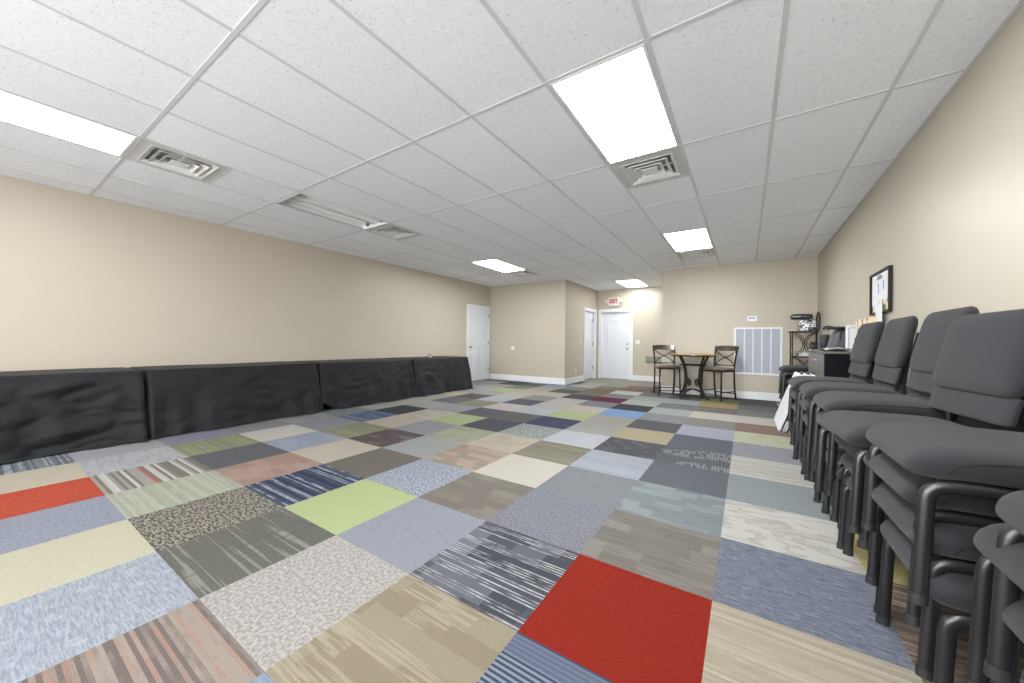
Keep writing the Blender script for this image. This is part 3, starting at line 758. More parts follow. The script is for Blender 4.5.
# ------------------------------------------------------------------ draped tables along the left wall
def draped(name_pos, ya, yb, hem, seed, label_c, label_t, lift=None, wrk=.5):
    zt = .722; xf, xb = -5.43, -6.20
    t = thing('folding_table', label_t, 'table', (0, 0, 0), 0., 'folding tables under black cloths')
    bm = bmesh.new(); bbox_bev(bm, (xb+.01, ya+.012, zt-.045), (xf-.012, yb-.012, zt-.004), .01); obj('tabletop', bm, M['white_plastic'], t)
    for y in (ya+.2, yb-.2):
        for x in (xb+.12, xf-.1):
            bm = bmesh.new(); tube(bm, [(x, y, .0), (x, y, zt-.045)], .014); lg = obj('leg', bm, M['chairmetal'], t, True)
            bm = bmesh.new(); tube(bm, [(x, y, 0), (x, y, .03)], .018); obj('foot_cap', bm, M['rubber'], lg, True)
        bm = bmesh.new(); tube(bm, [(xb+.12, y, .3), (xf-.1, y, .3)], .011); obj('brace', bm, M['chairmetal'], t, True)
    # cloth: a sheet laid over the top; what overhangs hangs down and flares
    rn = random.Random(seed)
    ph = [rn.uniform(0, 6.28) for _ in range(14)]
    over_f, over_e = hem, hem
    Lx, Ly = xf-xb, yb-ya
    nx, ny = 56, 150
    bm = bmesh.new(); grid = []
    # sheet coordinates: sx from back edge (0) to front overhang, sy along the wall with overhang on both ends
    SX = [0, .18*Lx, .4*Lx, .62*Lx, .8*Lx, .92*Lx, .97*Lx] + [Lx + over_f*(k/(nx-8))**1.0 for k in range(nx-6)]
    SY = [-over_e + (Ly + 2*over_e)*k/ny for k in range(ny+1)]
    for sx in SX:
        row = []
        for sy in SY:
            ex = max(0., sx - Lx); ey = max(0., -sy, sy - Ly); s = -1 if sy < 0 else 1
            px = xb + min(sx, Lx); py = ya + min(max(sy, 0.), Ly)
            if ex == 0 and ey == 0:
                sag = .002*math.sin(5*sy+ph[0])
                row.append(bm.verts.new((px, py, zt + sag))); continue
            if ex > 0 and ey > 0:
                d = math.hypot(ex, ey); nxv, nyv = ex/d, s*ey/d
                d = min(d, over_f*1.12)
            else:
                d = max(ex, ey); nxv, nyv = (1, 0) if ex > 0 else (0, s)
            t_ = min(1., d/.72)
            # flare and folds, mostly on the front; the ends hang almost straight
            yy = py - ya
            A = .065*t_**1.2
            fold = (math.sin(4.1*yy+ph[1]) + .7*math.sin(8.3*yy+ph[2]+1.5*t_) + .5*math.sin(14.7*yy+ph[3]-1.2*t_) + .25*math.sin(27*yy+ph[4]+2*t_))*.4
            diag = .5*math.sin(9*yy + 7*t_ + ph[5])*t_*(1-t_) + .35*math.sin(17*yy - 9*t_ + ph[6])*t_*(1-t_)
            wr = 0.
            if ex > 0:
                q1 = mnoise.noise((yy*3.1 + 2.2*t_ + seed*9, t_*4.2 - yy*1.2, seed*3.3)); q2 = mnoise.noise((yy*9 + 4*t_, t_*11 - 3*yy, seed*7.7)); q3 = mnoise.noise((yy*22 - 9*t_, t_*20 + 5*yy, seed*5.1))
                wr = (.052*(abs(q1) - .25) + .011*(abs(q2) - .25) + .003*q3)*min(1., t_*5)*wrk
            if ex > 0 and ey == 0:
                out = wr + .012 + .17*t_**.9 + A*fold + .045*diag
                pull = max(0., 1 - min(yy, Ly-yy)/.35)
                out += .04*pull*t_*math.sin(22*yy+ph[7])
                lx, ly = out, 0.
            elif ex == 0:
                w_ = .5*(px - xb)/Lx
                out = .004 + .022*t_ + .014*t_*math.sin(19*(px-xb)+ph[8])
                lx, ly = .02*t_*w_, s*out
            else:
                ang = math.atan2(ex, ey)
                m_ = math.sin(2*ang)
                out = .01 + .13*t_*nxv + .03*t_ + .035*m_*math.sin(6*ang+ph[9])*t_
                lx, ly = out*max(.25, nxv), s*out*.28*(1-nxv) + s*.02*t_
            z = zt - math.sqrt(max(0., d*d - .3*(lx*lx+ly*ly)))
            if lift and ex > 0:
                q = min(yy, Ly-yy); which = lift[0] if yy < Ly/2 else lift[1]
                z += which*max(0., 1 - q/.3)**1.5*t_**2
            spread = 0.
            if z < .006:
                spread = min(.10, (.006 - z)*.7); z = .006 + .006*(1+math.sin(16*yy+ph[10])) + .02*spread
            row.append(bm.verts.new((px + lx + spread*(.3+nxv*.7)*(1 if ex > 0 else .2), py + ly, z)))
        grid.append(row)
    for a, b_ in zip(grid, grid[1:]):
        for k in range(ny): bm.faces.new((a[k], b_[k], b_[k+1], a[k+1]))
    c = obj('tablecloth', bm, M['cloth'], None, True)
    c.data.set_sharp_from_angle(angle=PI)
    sol = c.modifiers.new('thickness', 'SOLIDIFY'); sol.thickness = .002; sol.offset = 1
    tag(c, label_c, 'tablecloth', 'black tablecloths along the left wall')
draped(0, -.79, 1.055, .80, 1, 'wrinkled black cloth puddling on the floor, cut by the left picture edge', 'folding table hidden under the wrinkled black cloth at the left picture edge', None, 1.35)
draped(1, 1.10, 2.92, .715, 2, 'black cloth on the second table from left, hem just off the floor', 'folding table hidden under the second black cloth from the left')
draped(2, 2.96, 4.74, .74, 3, 'black cloth on the third table from left, one corner lifted over green carpet', 'folding table hidden under the third black cloth from the left', (.16, .0))
draped(3, 4.79, 6.42, .735, 4, 'black cloth on the table nearest the panelled door, with a white cup on it', 'folding table hidden under the black cloth nearest the panelled door')
t = thing('paper_cup', 'small white cup standing on the black cloth nearest the panelled door', 'cup', (-5.80, 5.61, .728))
bm = bmesh.new(); lathe(bm, [(.026, 0), (.036, .088), (.038, .09), (.034, .088), (.024, .004)], seg=18); obj('body', bm, M['white_plastic'], t, True)
bm = bmesh.new(); lathe(bm, [(.030, .028), (.0335, .062), (.0337, .0622), (.0302, .0278)], seg=18); obj('band', bm, M['ink'], t, True)

# ------------------------------------------------------------------ stacking chairs
def make_chair():
    """faces -x; origin on the floor under the front legs' line, mid width"""
    t = bpy.data.objects.new('stacking_chair', None); COL.objects.link(t); t.empty_display_size = .1
    hwid = .236
    def crown(p):
        q = p.copy()
        fx = max(0., 1 - (p.x/.25)**2); fy = max(0., 1 - (p.y/.262)**2)
        if p.z > 0: q.z += .014*fx*fy
        # waterfall nose
        if p.x < -.12: q.z -= .020*((-.12 - p.x)/.125)**2
        return q
    bm = bmesh.new(); rounded(bm, (.243, .260, .043), (.085, .075, .040), 14, crown, Matrix.Translation((.195, 0, .392)))
    seat = obj('seat', bm, M['chairfab'], t, True); seat.data.set_sharp_from_angle(angle=PI)
    # boxing seam on both sides of the cushion
    for s in (-1, 1):
        bm = bmesh.new()
        tube(bm, bez((.02, s*.2585, .372), (.03, s*.262, .418), (.10, s*.258, .425), (.40, s*.2560, .421), 14), .0022, seg=6)
        obj('piping', bm, M['seam'], seat, True)
    # back pad, leaning back
    lean = math.radians(12.5)
    R = Matrix.Translation((.432, 0, .575)) @ Matrix.Rotation(lean, 4, 'Y')
    def bow(p):
        q = p.copy()
        w = 1 - .05*max(0., (p.z)/.16)
        q.y *= w
        q.x += -.010*(1-(p.z/.17)**2)*(1-(p.y/.25)**2)*(1 if p.x < 0 else .2)
        return q
    bm = bmesh.new(); rounded(bm, (.026, .265, .170), (.024, .065, .065), 12, bow, R @ Matrix.Translation((-.006, 0, .170)))
    bp = obj('backrest', bm, M['chairfab'], t, True); bp.data.set_sharp_from_angle(angle=PI)
    def bow2(p):
        return p.copy()
    bm = bmesh.new(); rounded(bm, (.010, .256, .056), (.009, .018, .018), 8, bow2, R @ Matrix.Translation((.000, 0, -.046)))
    obj('lower_back_panel', bm, M['chairfab'], t, True)
    for s in (-1, 1):
        # front leg bending into the seat rail
        bm = bmesh.new()
        pts = fillet([(-.004, s*hwid, 0), (.006, s*hwid, .20), (.012, s*hwid, .334), (.10, s*hwid, .338), (.16, s*hwid, .336)], .06, 7)
        tube(bm, pts, .0185, .012, 12, up=(1, 0, 0))
        lg = obj('leg', bm, M['chairmetal'], t, True)
        bm = bmesh.new(); tube(bm, [(-.005, s*hwid, .0), (-.004, s*hwid, .028)], .0205, .0140, 12, up=(1,0,0)); obj('foot_cap', bm, M['rubber'], lg, True)
        bm = bmesh.new(); tube(bm, [(.15, s*hwid, .336), (.44, s*hwid, .332)], .0165, .011, 10, up=(0, 0, 1)); obj('seat_rail', bm, M['chairmetal'], t, True)
        # rear leg running up as the back post
        bm = bmesh.new()
        yb_ = s*(hwid-.004)
        pts = fillet([(.545, yb_, 0), (.478, yb_, .33), (.466, yb_, .50), (.518, yb_, .80)], .10, 6)
        tube(bm, pts, .0175, .0115, 12, up=(1, 0, 0))
        lg = obj('leg', bm, M['chairmetal'], t, True)
        bm = bmesh.new(); tube(bm, [(.546, yb_, .0), (.540, yb_, .028)], .0195, .0135, 12, up=(1,0,0)); obj('foot_cap', bm, M['rubber'], lg, True)
    for x_ in (.07, .43):
        bm = bmesh.new(); tube(bm, [(x_, -hwid, .333), (x_, hwid, .333)], .010); obj('cross_bar', bm, M['chairmetal'], t, True)
    return t
CHAIR = make_chair(); used = [False]
LEVEL = ['bottom one', 'second from bottom', 'third from bottom', 'topmost one']
STACKS = [ # y of mid, x of front legs, pitch, shift per level, which stack, yaw
    (1.025, .500, .1150, .012, 'the stack cut by the lower right corner', 0.0),
    (1.722, .450, .1150, .012, 'the second stack from the lower right corner', .01),
    (2.270, .455, .0990, .016, 'the third stack from the lower right corner', .03),
    (2.790, .430, .1150, .016, 'the fourth stack from the lower right corner', .0),
    (3.450, .415, .1150, .014, 'the fifth stack from the lower right corner', -.01),
    (4.060, .400, .1150, .014, 'the sixth stack from the lower right corner', .02),
    (6.800, .500, .1060, .014, 'the lone stack beside the metal rack', 0.0),
]
YO = [0., .058, .112, .004]
for si, (y, x, pitch, step, which, yaw) in enumerate(STACKS):
    for n in range(4):
        if used[0]: c = copy_tree(CHAIR)
        else: c = CHAIR; used[0] = True
        jx, jy = random.uniform(-.004, .004), random.uniform(-.006, .006)
        if si == 2 and n == 3: jx -= .048
        c.location = (x - step*n + jx, y + YO[n] + jy - .03, pitch*n)
        c.rotation_euler = (0, 0, yaw + random.uniform(-.012, .012) + (.085 if si == 2 and n == 3 else 0))
        tag(c, 'charcoal stacking chair, %s of %s' % (LEVEL[n], which), 'chair', 'stacked chairs along the right wall')
        for ch in c.children:       # cushions of the lower chairs sit back behind the legs stacked over them
            if ch.name.startswith('seat.') or ch.name == 'seat':
                if n < 3: ch.location.x = .024

# ------------------------------------------------------------------ folded tables leaning on the cabinet
def folded_table(x, label):
    t = thing('folded_table', label, 'folding table', (x, 5.92, .003), 0., 'folded white tables')
    t.rotation_euler = (0, math.radians(18.5), 0)
    H, Wd = .74, .46
    bm = bmesh.new(); rounded(bm, (.010, Wd, H/2), (.008, .035, .035), 8, None, Matrix.Translation((.010, 0, H/2)))
    obj('tabletop', bm, M['white_plastic'], t, True)
    bm = bmesh.new(); rounded(bm, (.009, Wd, H/2), (.007, .035, .035), 8, None, Matrix.Translation((.046, 0, H/2)))
    obj('tabletop', bm, M['white_plastic'], t, True)
    bm = bmesh.new(); box(bm, (.021, -.42, .05), (.036, -.40, H-.05)); box(bm, (.021, .40, .05), (.036, .42, H-.05)); obj('frame', bm, M['black_plastic'], t)
    bm = bmesh.new(); tube(bm, [(.029, -.36, .10), (.029, .36, .12)], .007); tube(bm, [(.029, -.36, H-.12), (.029, .36, H-.1)], .007); obj('leg', bm, M['grey_plastic'], t, True)
    bm = bmesh.new(); tube(bm, fillet([(.029, -.07, H-.02), (.029, -.07, H+.025), (.029, .07, H+.025), (.029, .07, H-.02)], .02), .008); obj('handle', bm, M['black_plastic'], t, True)
folded_table(.335, 'folded white plastic table leaning in front, facing the room')
folded_table(.396, 'folded white plastic table leaning in the middle of the three')
folded_table(.457, 'folded white plastic table leaning at the back, against the grey cabinet')

# ------------------------------------------------------------------ cabinet and what stands on it
cx0_, cx1_, cy0_, cy1_, ch = .725, 1.066, 5.22, 6.42, 1.0
t = thing('filing_cabinet', 'low grey cabinet with a black end panel behind the stacked chairs', 'cabinet', (cx0_, (cy0_+cy1_)/2, 0))
hy = (cy1_-cy0_)/2; dx = cx1_-cx0_
bm = bmesh.new(); bbox_bev(bm, (.012, -hy+.006, .0), (dx, hy, ch-.025), .004); obj('body', bm, M['cabgrey'], t)
obj('end_panel', B(((.002, -hy, .0), (dx, -hy+.005, ch-.026))), M['cabdark'], t)
bm = bmesh.new(); bbox_bev(bm, (-.006, -hy-.006, ch-.025), (dx, hy, ch), .004); obj('top', bm, M['cabgrey'], t)
for n in range(3):
    z0 = .06 + n*.305
    bm = bmesh.new(); bbox_bev(bm, (0, -hy+.012, z0), (.011, hy-.012, z0+.295), .003); dr = obj('drawer', bm, M['cabgrey'], t)
    bm = bmesh.new(); tube(bm, fillet([(.0, -.09, z0+.22), (-.025, -.09, z0+.22), (-.025, .09, z0+.22), (.0, .09, z0+.22)], .012), .005); obj('handle', bm, M['nickel'], dr, True)
# coffee machine
t = thing('coffee_machine', 'dark grey coffee machine with a flat black lid on the cabinet', 'coffee machine', (.90, 5.62, ch))
def taper(p):
    q = p.copy(); k = (p.z+.12)/.24
    if p.x < 0: q.x += .07*k
    return q
bm = bmesh.new(); rounded(bm, (.10, .12, .125), (.03, .04, .05), 9, taper, Matrix.Translation((0, 0, .125))); obj('body', bm, M['dark_plastic'], t, True)
bm = bmesh.new(); rounded(bm, (.13, .13, .016), (.04, .04, .012), 8, None, Matrix.Translation((.02, 0, .27)) ); obj('lid', bm, M['black_plastic'], t, True)
bm = bmesh.new(); tube(bm, fillet([(-.03, 0, .28), (-.10, 0, .295), (-.135, 0, .262)], .03), .011, seg=8); obj('handle', bm, M['black_plastic'], t, True)
bm = bmesh.new(); rounded(bm, (.05, .09, .012), (.02, .03, .01), 6, None, Matrix.Translation((-.10, 0, .014))); obj('drip_tray', bm, M['black_plastic'], t, True)
t = thing('wire_stand', 'thin pale wire loop stand on the cabinet left of the coffee machine', 'stand', (.80, 5.98, ch))
bm = bmesh.new(); tube(bm, fillet([(-.02,0,.0),(-.02,0,.24),(.03,0,.31),(.09,0,.24),(.09,0,.0)], .05), .005); obj('loop', bm, M['steel'], t, True)
bm = bmesh.new(); rounded(bm, (.085, .05, .006), (.02, .02, .005), 5, None, Matrix.Translation((.035, 0, .006))); obj('base', bm, M['steel'], t, True)
t = thing('cable_coil', 'small dark coil of cable lying on the cabinet\'s far end', 'cable', (.78, 6.28, ch))
bm = bmesh.new()
pts = [Vector((.055*math.cos(a*.5)*(1+.12*math.sin(a*1.3)), .06*math.sin(a*.5), .012+.0022*a+.012*math.sin(a*.9)**2)) for a in range(0, 44)]
tube(bm, pts, .009, seg=7); obj('coil', bm, M['black_plastic'], t, True)
bm = bmesh.new(); bbox_bev(bm, (.045, -.02, .0), (.10, .02, .035), .005); obj('plug', bm, M['dark_plastic'], t)
t = thing('paper_stack', 'crumpled white papers lying on the cabinet in front of the coffee machine', 'papers', (.86, 5.36, ch))
for n in range(4):
    bm = bmesh.new(); g = []
    rn = random.Random(40+n)
    for a in range(9):
        row = []
        for b_ in range(7):
            x, y = (a/8-.5)*.2, (b_/6-.5)*.15
            row.append(bm.verts.new((x, y, .004+n*.008 + (.010*math.sin(9*x*3+n)+.012*abs(math.sin(14*y+2*n)) if n else .002))))
        g.append(row)
    for a, b_ in zip(g, g[1:]):
        for k in range(6): bm.faces.new((a[k], b_[k], b_[k+1], a[k+1]))
    o = obj('sheet', bm, M['paper'], t, True); o.rotation_euler = (0, 0, rn.uniform(-.5, .5)); o.location = (rn.uniform(-.02,.02), rn.uniform(-.02,.02), 0)

# wall mounted file rack with folders
fy0, fy1 = 4.80, 5.34
t = thing('file_rack', 'black wire file rack fixed to the wall above the stacked chairs', 'file rack', (XR, (fy0+fy1)/2, 1.06))
hy = (fy1-fy0)/2
for x in (-.088, -.01):
    bm = bmesh.new(); tube(bm, [(x, -hy, 0), (x, hy, 0)], .005); tube(bm, [(x, -hy, .09), (x, hy, .09)], .004); obj('rail', bm, M['black_plastic'], t, True)
for n in range(10):
    y = -hy + 2*hy*n/9
    bm = bmesh.new(); tube(bm, fillet([(-.01, y, .09), (-.01, y, 0), (-.088, y, 0), (-.088, y, .09)], .01), .003, seg=6); obj('divider', bm, M['black_plastic'], t, True)
t = thing('binder', 'white binder with a rounded outline on its cover, standing on the grey cabinet', 'binder', (1.0, 5.46, ch))
bm = bmesh.new(); bbox_bev(bm, (-.055, -.03, 0), (.064, .03, .295), .008); obj('cover', bm, M['paper'], t)
bm = bmesh.new(); tube(bm, fillet([(-.035, -.031, .03), (-.035, -.031, .265), (.045, -.031, .265), (.045, -.031, .03), (-.035, -.031, .03)], .02), .003, seg=6); obj('outline', bm, M['ink'], t, True)
FOLD = [('cream', 'white'), ('orange', 'tan orange'), ('cream', 'cream'), ('manila', 'manila'), ('orange', 'tan orange'), ('manila', 'manila'), ('cream', 'cream'), ('orange', 'tan orange'), ('manila', 'manila')]
ORD = ['first', 'second', 'third', 'fourth', 'fifth', 'sixth', 'seventh', 'eighth', 'ninth']
for n, (mt, cname) in enumerate(FOLD):
    y = fy1 - (fy1-fy0)*(n+.5)/9
    h = .262 + .004*(n % 3)
    t = thing('file_folder', '%s card folder, %s from the white binder in the wall file rack' % (cname, ORD[n]), 'folder', (XR-.048, y, 1.066), random.uniform(-.06, .06), 'folders in the wall file rack')
    for q, (dy, m2, hh) in enumerate(((-.015, mt, h), (.0, 'paper', h-.012), (.015, mt, h+.008))):
        bm = bmesh.new(); bbox_bev(bm, (-.038, dy-.0045, 0), (.038, dy+.0045, hh), .002)
        obj('cover' if q != 1 else 'papers', bm, M[m2], t)

# framed notice on the right wall
t = thing('framed_notice', 'dark framed white notice on the right wall above the stacked chairs', 'picture frame', (XR, 4.795, 1.58))
hy, hz = .295, .205
bm = bmesh.new()
for lo, hi in (((-.028,-hy,-hz),(0,-hy+.022,hz)), ((-.028,hy-.022,-hz),(0,hy,hz)), ((-.028,-hy+.022,-hz),(0,hy-.022,-hz+.022)), ((-.028,-hy+.022,hz-.022),(0,hy-.022,hz))): bbox_bev(bm, lo, hi, .003)
obj('frame', bm, M['frame'], t)
obj('backing', B(((-.006,-hy+.02,-hz+.02),(-.001,hy-.02,hz-.02))), M['boardback'], t)
bm = bmesh.new()
top = hz-.024; edge = [(-.270, -.075), (-.22, -.06), (-.15, -.105), (-.07, -.07), (.0, -.115), (.08, -.1), (.16, -.13), (.23, -.1), (.268, -.12)]
f_ = [bm.verts.new((-.012, y, z)) for y, z in edge] + [bm.verts.new((-.012, .268, top)), bm.verts.new((-.012, -.270, top))]
fc = bm.faces.new(f_); r_ = bmesh.ops.extrude_face_region(bm, geom=[fc])
for v in r_['geom']:
    if isinstance(v, bmesh.types.BMVert): v.co.x += .005
obj('notice_sheet', bm, M['paper'], t)
bm = bmesh.new(); lathe(bm, [(.085, .0), (.08, .015), (.06, .035), (.02, .042)], (-.0125, .03, top-.055), 20, 'Z'); 
for v in bm.verts: v.co.x = -.0128 + (v.co.x+.0125)*.008
obj('emblem', bm, M['ink'], t)
bm = bmesh.new(); box(bm, (-.0135,.05,-.01), (-.0122,.075,.09)); box(bm, (-.0135,-.10,.02), (-.0122,-.075,.10)); obj('text_column', bm, M['blueink'], t)
t = thing('paper_strip', 'narrow white paper strip hanging below the framed notice', 'paper', (XR-.031, 4.75, 1.20))
bm = bmesh.new(); box(bm, (-.004, -.095, 0), (0, .095, .27)); obj('strip', bm, M['paper'], t)
bm = bmesh.new(); box(bm, (-.005, -.02, .255), (.003, .02, .285)); obj('tape', bm, M['cream'], t)

# ------------------------------------------------------------------ metal rack in the corner
t = thing('metal_rack', 'bronze metal bakers rack with crossed wire sides in the far corner', 'rack', (.87, 8.23, 0))
X0_, X1_, Yf, Yk = -.18, .19, -.17, .17
for x in (X0_, X1_):
    for y in (Yf, Yk):
        pts = [(x, y, 0), (x, y, 1.32)]
        if x == X1_: pts = fillet([(x, y, 0), (x, y, 1.58), (x, (Yf+Yk)/2, 1.66)], .1, 6)
        bm = bmesh.new(); tube(bm, pts, .010); obj('post', bm, M['bronze'], t, True)
for z in (.12, .50, .86, 1.31):
    e = .03 if z == 1.31 else 0
    bm = bmesh.new(); bbox_bev(bm, (X0_-.01-e, Yf-.01, z-.012), (X1_+.01, Yk+.01, z+.006), .004); obj('shelf', bm, M['bronze'], t)
for z0, z1 in ((.50, .86), (.86, 1.31), (.12, .50)):
    for y in (Yf, Yk):
        bm = bmesh.new(); zm = (z0+z1)/2; xm = (X0_+X1_)/2
        tube(bm, bez((X0_, y, z0), (xm+.05, y, z0+.08), (xm+.05, y, z1-.08), (X0_, y, z1), 10), .006, seg=6)
        tube(bm, bez((X1_, y, z0), (xm-.05, y, z0+.08), (xm-.05, y, z1-.08), (X1_, y, z1), 10), .006, seg=6)
        obj('scroll', bm, M['bronze'], t, True)
t = thing('storage_bag', 'black and white zebra print bag on the rack\'s top shelf', 'bag', (.905, 8.22, 1.318))
def lump(p):
    q = p.copy(); q.z += .02*math.sin(18*p.x+1)*(p.z > -.05); q.y += .012*math.sin(22*p.x+9*p.z); return q
bm = bmesh.new(); rounded(bm, (.125, .11, .105), (.06, .05, .06), 10, lump, Matrix.Translation((0, 0, .098))); obj('body', bm, M['zebra'], t, True)
bm = bmesh.new(); tube(bm, bez((-.05, -.10, .15), (-.06, -.16, .22), (.06, -.16, .22), (.05, -.10, .15)), .008); obj('strap', bm, M['black_plastic'], t, True)
t = thing('black_case', 'flat black case with a pale end lying on top of the zebra print bag', 'case', (.83, 8.22, 1.532))
bm = bmesh.new(); rounded(bm, (.15, .10, .045), (.03, .03, .03), 7, None, Matrix.Translation((0, 0, .045))); obj('body', bm, M['black_plastic'], t, True)
bm = bmesh.new(); box(bm, (-.14, -.102, .035), (-.02, -.096, .055)); obj('trim_band', bm, M['steel'], t)
for n, (x, h, rr, lb) in enumerate(((.735, .13, -.15, 'tall white leaning paper at the rack shelf\'s open end'), (.945, .13, .25, 'white leaning paper at the rack shelf\'s wall end'))):
    t = thing('paper_bundle', lb, 'papers', (x, 8.2, .868))
    for q in range(3):
        bm = bmesh.new(); bbox_bev(bm, (-.03+q*.016, -.09, 0), (-.022+q*.016, .09, h-.012*q), .002); o = obj('sheet', bm, M['paper'], t); o.rotation_euler = (0, rr, 0)
t = thing('folded_towels', 'stack of white folded towels low on the rack\'s middle shelf', 'towels', (.86, 8.2, .868))
for q in range(2):
    bm = bmesh.new(); rounded(bm, (.075, .08, .016), (.02, .02, .014), 6, None, Matrix.Translation((0, 0, .017+.033*q))); obj('towel', bm, M['white_plastic'], t, True)

# ------------------------------------------------------------------ bar table
tb = thing('bar_table', 'round counter height table with honey wood top and wrought metal scroll legs', 'table', (-.885, 7.98, 0), math.radians(12))
bm = bmesh.new(); lathe(bm, [(.40, .842), (.435, .846), (.445, .858), (.44, .868), (.42, .872), (.01, .873)], seg=48); obj('tabletop', bm, M['woodtop'], tb, True)
bm = bmesh.new(); lathe(bm, [(.36, .825), (.40, .828), (.405, .842), (.01, .843)], seg=40); obj('apron', bm, M['bronze'], tb, True)
for q in range(4):
    a = PI/4 + q*PI/2; ca, sa = math.cos(a), math.sin(a)
    def P(r, z): return (r*ca, r*sa, z)
    pts = bez(P(.33, .83), P(.26, .72), P(.20, .62), P(.185, .48), 8)[:-1] + bez(P(.185, .48), P(.17, .30), P(.18, .20), P(.30, .03), 10)[:-1] + bez(P(.30, .03), P(.315, .008), P(.335, .008), P(.35, .012), 4)
    bm = bmesh.new(); tube(bm, pts, .019, seg=8); lg = obj('leg', bm, M['bronze'], tb, True)
    # scroll inside the leg
    sp = [Vector(P(.10 + .006*0 + .055*math.cos(th)*(1-th/11), .30 + .085*math.sin(th)*(1-th/11))) for th in [k*.35 for k in range(26)]]
    bm = bmesh.new(); tube(bm, [P(.175, .30)] + sp[1:], .009, seg=6); obj('scroll', bm, M['bronze'], lg, True)
bm = bmesh.new(); tube(bm, [(.235*math.cos(k*PI/12), .235*math.sin(k*PI/12), .655) for k in range(25)], .011, seg=8); obj('ring', bm, M['bronze'], tb, True)
bm = bmesh.new()
for q in range(2):
    a = PI/4 + q*PI/2; ca, sa = math.cos(a), math.sin(a)
    tube(bm, bez((-.25*ca, -.25*sa, .085), (-.1*ca, -.1*sa, .20), (.1*ca, .1*sa, .20), (.25*ca, .25*sa, .085), 14), .013, seg=8)
obj('stretcher', bm, M['bronze'], tb, True)

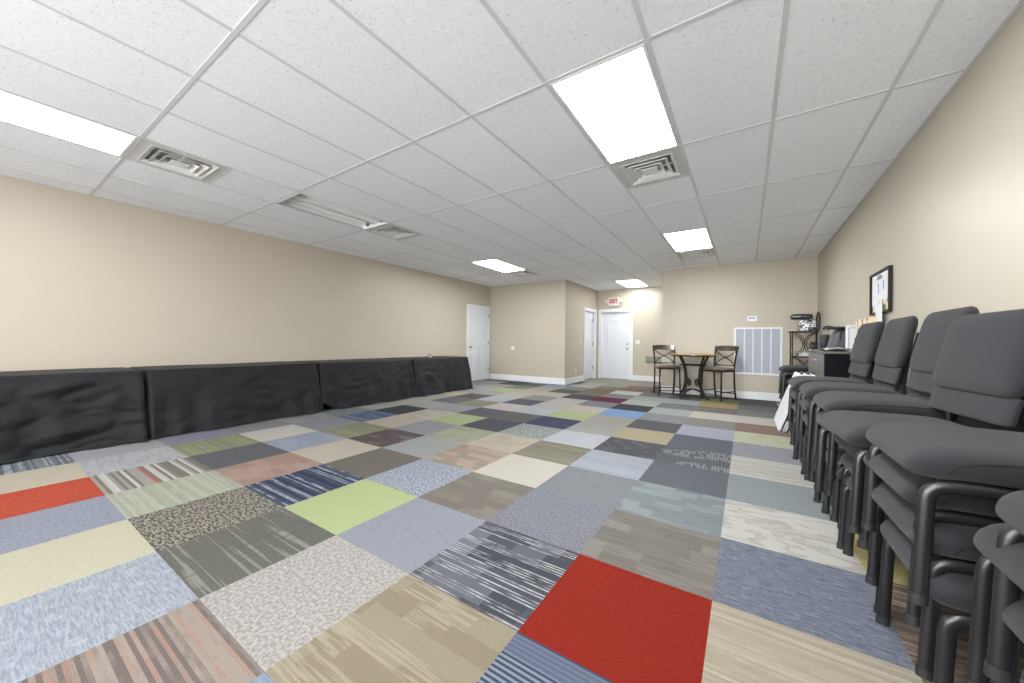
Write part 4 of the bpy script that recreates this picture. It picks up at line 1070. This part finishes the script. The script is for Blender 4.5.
def bar_chair(loc, facing, label):
    """faces local -y"""
    rz = math.atan2(facing[1], facing[0]) + PI/2
    t = thing('bar_chair', label, 'bar chair', loc, rz, 'bar chairs at the round table')
    w, d = .20, .19; zs = .56
    for s in (-1, 1):
        bm = bmesh.new(); tube(bm, [(s*(w+.005), -d-.02, 0), (s*(w-.01), -d+.01, zs)], .0165, seg=8); lg = obj('leg', bm, M['bronze'], t, True)
        bm = bmesh.new(); tube(bm, [(s*(w+.005), -d-.02, 0), (s*(w+.005), -d-.02, .02)], .020); obj('foot_cap', bm, M['rubber'], lg, True)
        bm = bmesh.new(); tube(bm, bez((s*(w+.0), d+.07, 0), (s*w, d+.0, .22), (s*w, d+.0, .45), (s*w, d+.005, zs), 10) + bez((s*w, d+.005, zs), (s*w, d+.01, .72), (s*(w+.01), d+.04, .88), (s*(w+.02), d+.085, 1.02), 10)[1:], .0165, seg=8)
        lg = obj('leg', bm, M['bronze'], t, True)
        bm = bmesh.new(); tube(bm, [(s*w, d+.07, 0), (s*w, d+.068, .02)], .020); obj('foot_cap', bm, M['rubber'], lg, True)
        bm = bmesh.new(); tube(bm, [(s*w, -d-.005, .17), (s*w, d+.022, .17)], .010); obj('stretcher', bm, M['bronze'], t, True)
    bm = bmesh.new(); tube(bm, [(-w, -d-.012, .11), (w, -d-.012, .11)], .010); obj('stretcher', bm, M['bronze'], t, True)
    bm = bmesh.new(); tube(bm, [(-w, d+.03, .13), (w, d+.03, .13)], .010); obj('stretcher', bm, M['bronze'], t, True)
    bm = bmesh.new()
    for a, b_ in (((-w, -d), (w, -d)), ((w, -d), (w, d)), ((w, d), (-w, d)), ((-w, d), (-w, -d))): tube(bm, [(a[0], a[1], zs), (b_[0], b_[1], zs)], .014)
    obj('seat_frame', bm, M['bronze'], t, True)
    bm = bmesh.new(); rounded(bm, (.225, .225, .026), (.07, .07, .024), 9, lambda p: Vector((p.x, p.y, p.z + (.012*max(0., 1-(p.x/.22)**2)*max(0., 1-(p.y/.22)**2) if p.z > 0 else 0))), Matrix.Translation((0, -.01, zs+.036)))
    obj('seat', bm, M['seatbrown'], t, True)
    # wide top rail, bowed
    bm = bmesh.new(); n = 14; rows = []
    for z, th in ((.945, .0), (1.035, 0.)):
        r1 = []; r2 = []
        for k in range(n+1):
            u = -1 + 2*k/n; x = u*(w+.028); y = d+.055 + (.03 if z > 1 else 0) + .035*(1-u*u)
            zz = z + (.012*(1-u*u) if z > 1 else 0)
            r1.append(bm.verts.new((x, y-.011, zz))); r2.append(bm.verts.new((x, y+.011, zz)))
        rows.append((r1, r2))
    (a1, a2), (b1, b2) = rows
    for k in range(n):
        bm.faces.new((a1[k], a1[k+1], b1[k+1], b1[k])); bm.faces.new((a2[k+1], a2[k], b2[k], b2[k+1]))
        bm.faces.new((b1[k], b1[k+1], b2[k+1], b2[k])); bm.faces.new((a1[k+1], a1[k], a2[k], a2[k+1]))
    bm.faces.new((a1[0], b1[0], b2[0], a2[0])); bm.faces.new((a1[n], a2[n], b2[n], b1[n]))
    obj('top_rail', bm, M['woodrail'], t, True)
    bm = bmesh.new(); tube(bm, [(-w, d+.012, .665), (w, d+.012, .665)], .008); obj('lower_rail', bm, M['bronze'], t, True)
    for s in (-1, 1):
        bm = bmesh.new(); tube(bm, bez((-s*w, d+.065, .95), (-s*.07, d+.05, .80), (s*.10, d+.03, .82), (s*w*.92, d+.014, .67), 14), .0095, seg=8)
        obj('cross_slat', bm, M['bronze'], t, True)
    return t
bar_chair((-1.385, 8.09, 0), (.42, -.9), 'bronze bar chair left of the round table, its back to the corridor')
bar_chair((-.455, 7.985, 0), (-.50, -.87), 'bronze bar chair right of the round table, in front of the grey grille')

# ------------------------------------------------------------------ light
w = bpy.data.worlds.new('daylight'); SC.world = w; w.use_nodes = True
bgn = w.node_tree.nodes['Background']
bgn.inputs[0].default_value = (.97, .985, 1.0, 1); bgn.inputs[1].default_value = 7.6
for i, (a, b_) in enumerate(wins):
    L = bpy.data.lights.new('window_portal', 'AREA'); L.shape = 'RECTANGLE'; L.size = b_-a; L.size_y = 2.3; L.cycles.is_portal = True
    o = bpy.data.objects.new('window_portal', L); COL.objects.link(o); o.location = ((a+b_)/2, YF-.02, 1.4); o.rotation_euler = (PI/2, 0, 0)
    o['kind'] = 'helper'

# ------------------------------------------------------------------ camera
f, yaw, pitch, roll = 358.4649, .5784, .0036, .0101
c, s = math.cos(yaw), math.sin(yaw)
F = Vector((-s*math.cos(pitch), c*math.cos(pitch), math.sin(pitch))); Rv = Vector((c, s, 0)); U = Rv.cross(F)
R2 = Rv*math.cos(roll) + U*math.sin(roll); U2 = -Rv*math.sin(roll) + U*math.cos(roll)
cam = bpy.data.cameras.new('camera'); cam.sensor_width = 36.; cam.sensor_fit = 'HORIZONTAL'; cam.lens = f/1024*36; cam.clip_start = .05
co = bpy.data.objects.new('camera', cam); COL.objects.link(co)
co.matrix_world = Matrix(((R2.x, U2.x, -F.x, 0), (R2.y, U2.y, -F.y, 0), (R2.z, U2.z, -F.z, CAM_H), (0, 0, 0, 1)))
SC.camera = co
SC.view_settings.view_transform = 'Standard'; SC.view_settings.look = 'None'
SC.view_settings.gamma = 1.; SC.view_settings.use_curve_mapping = False
SC.view_settings.exposure = 1.36
SC.cycles.max_bounces = 10; SC.cycles.diffuse_bounces = 6
SC.cycles.sample_clamp_indirect = 8.
SC.cycles.use_denoising = True
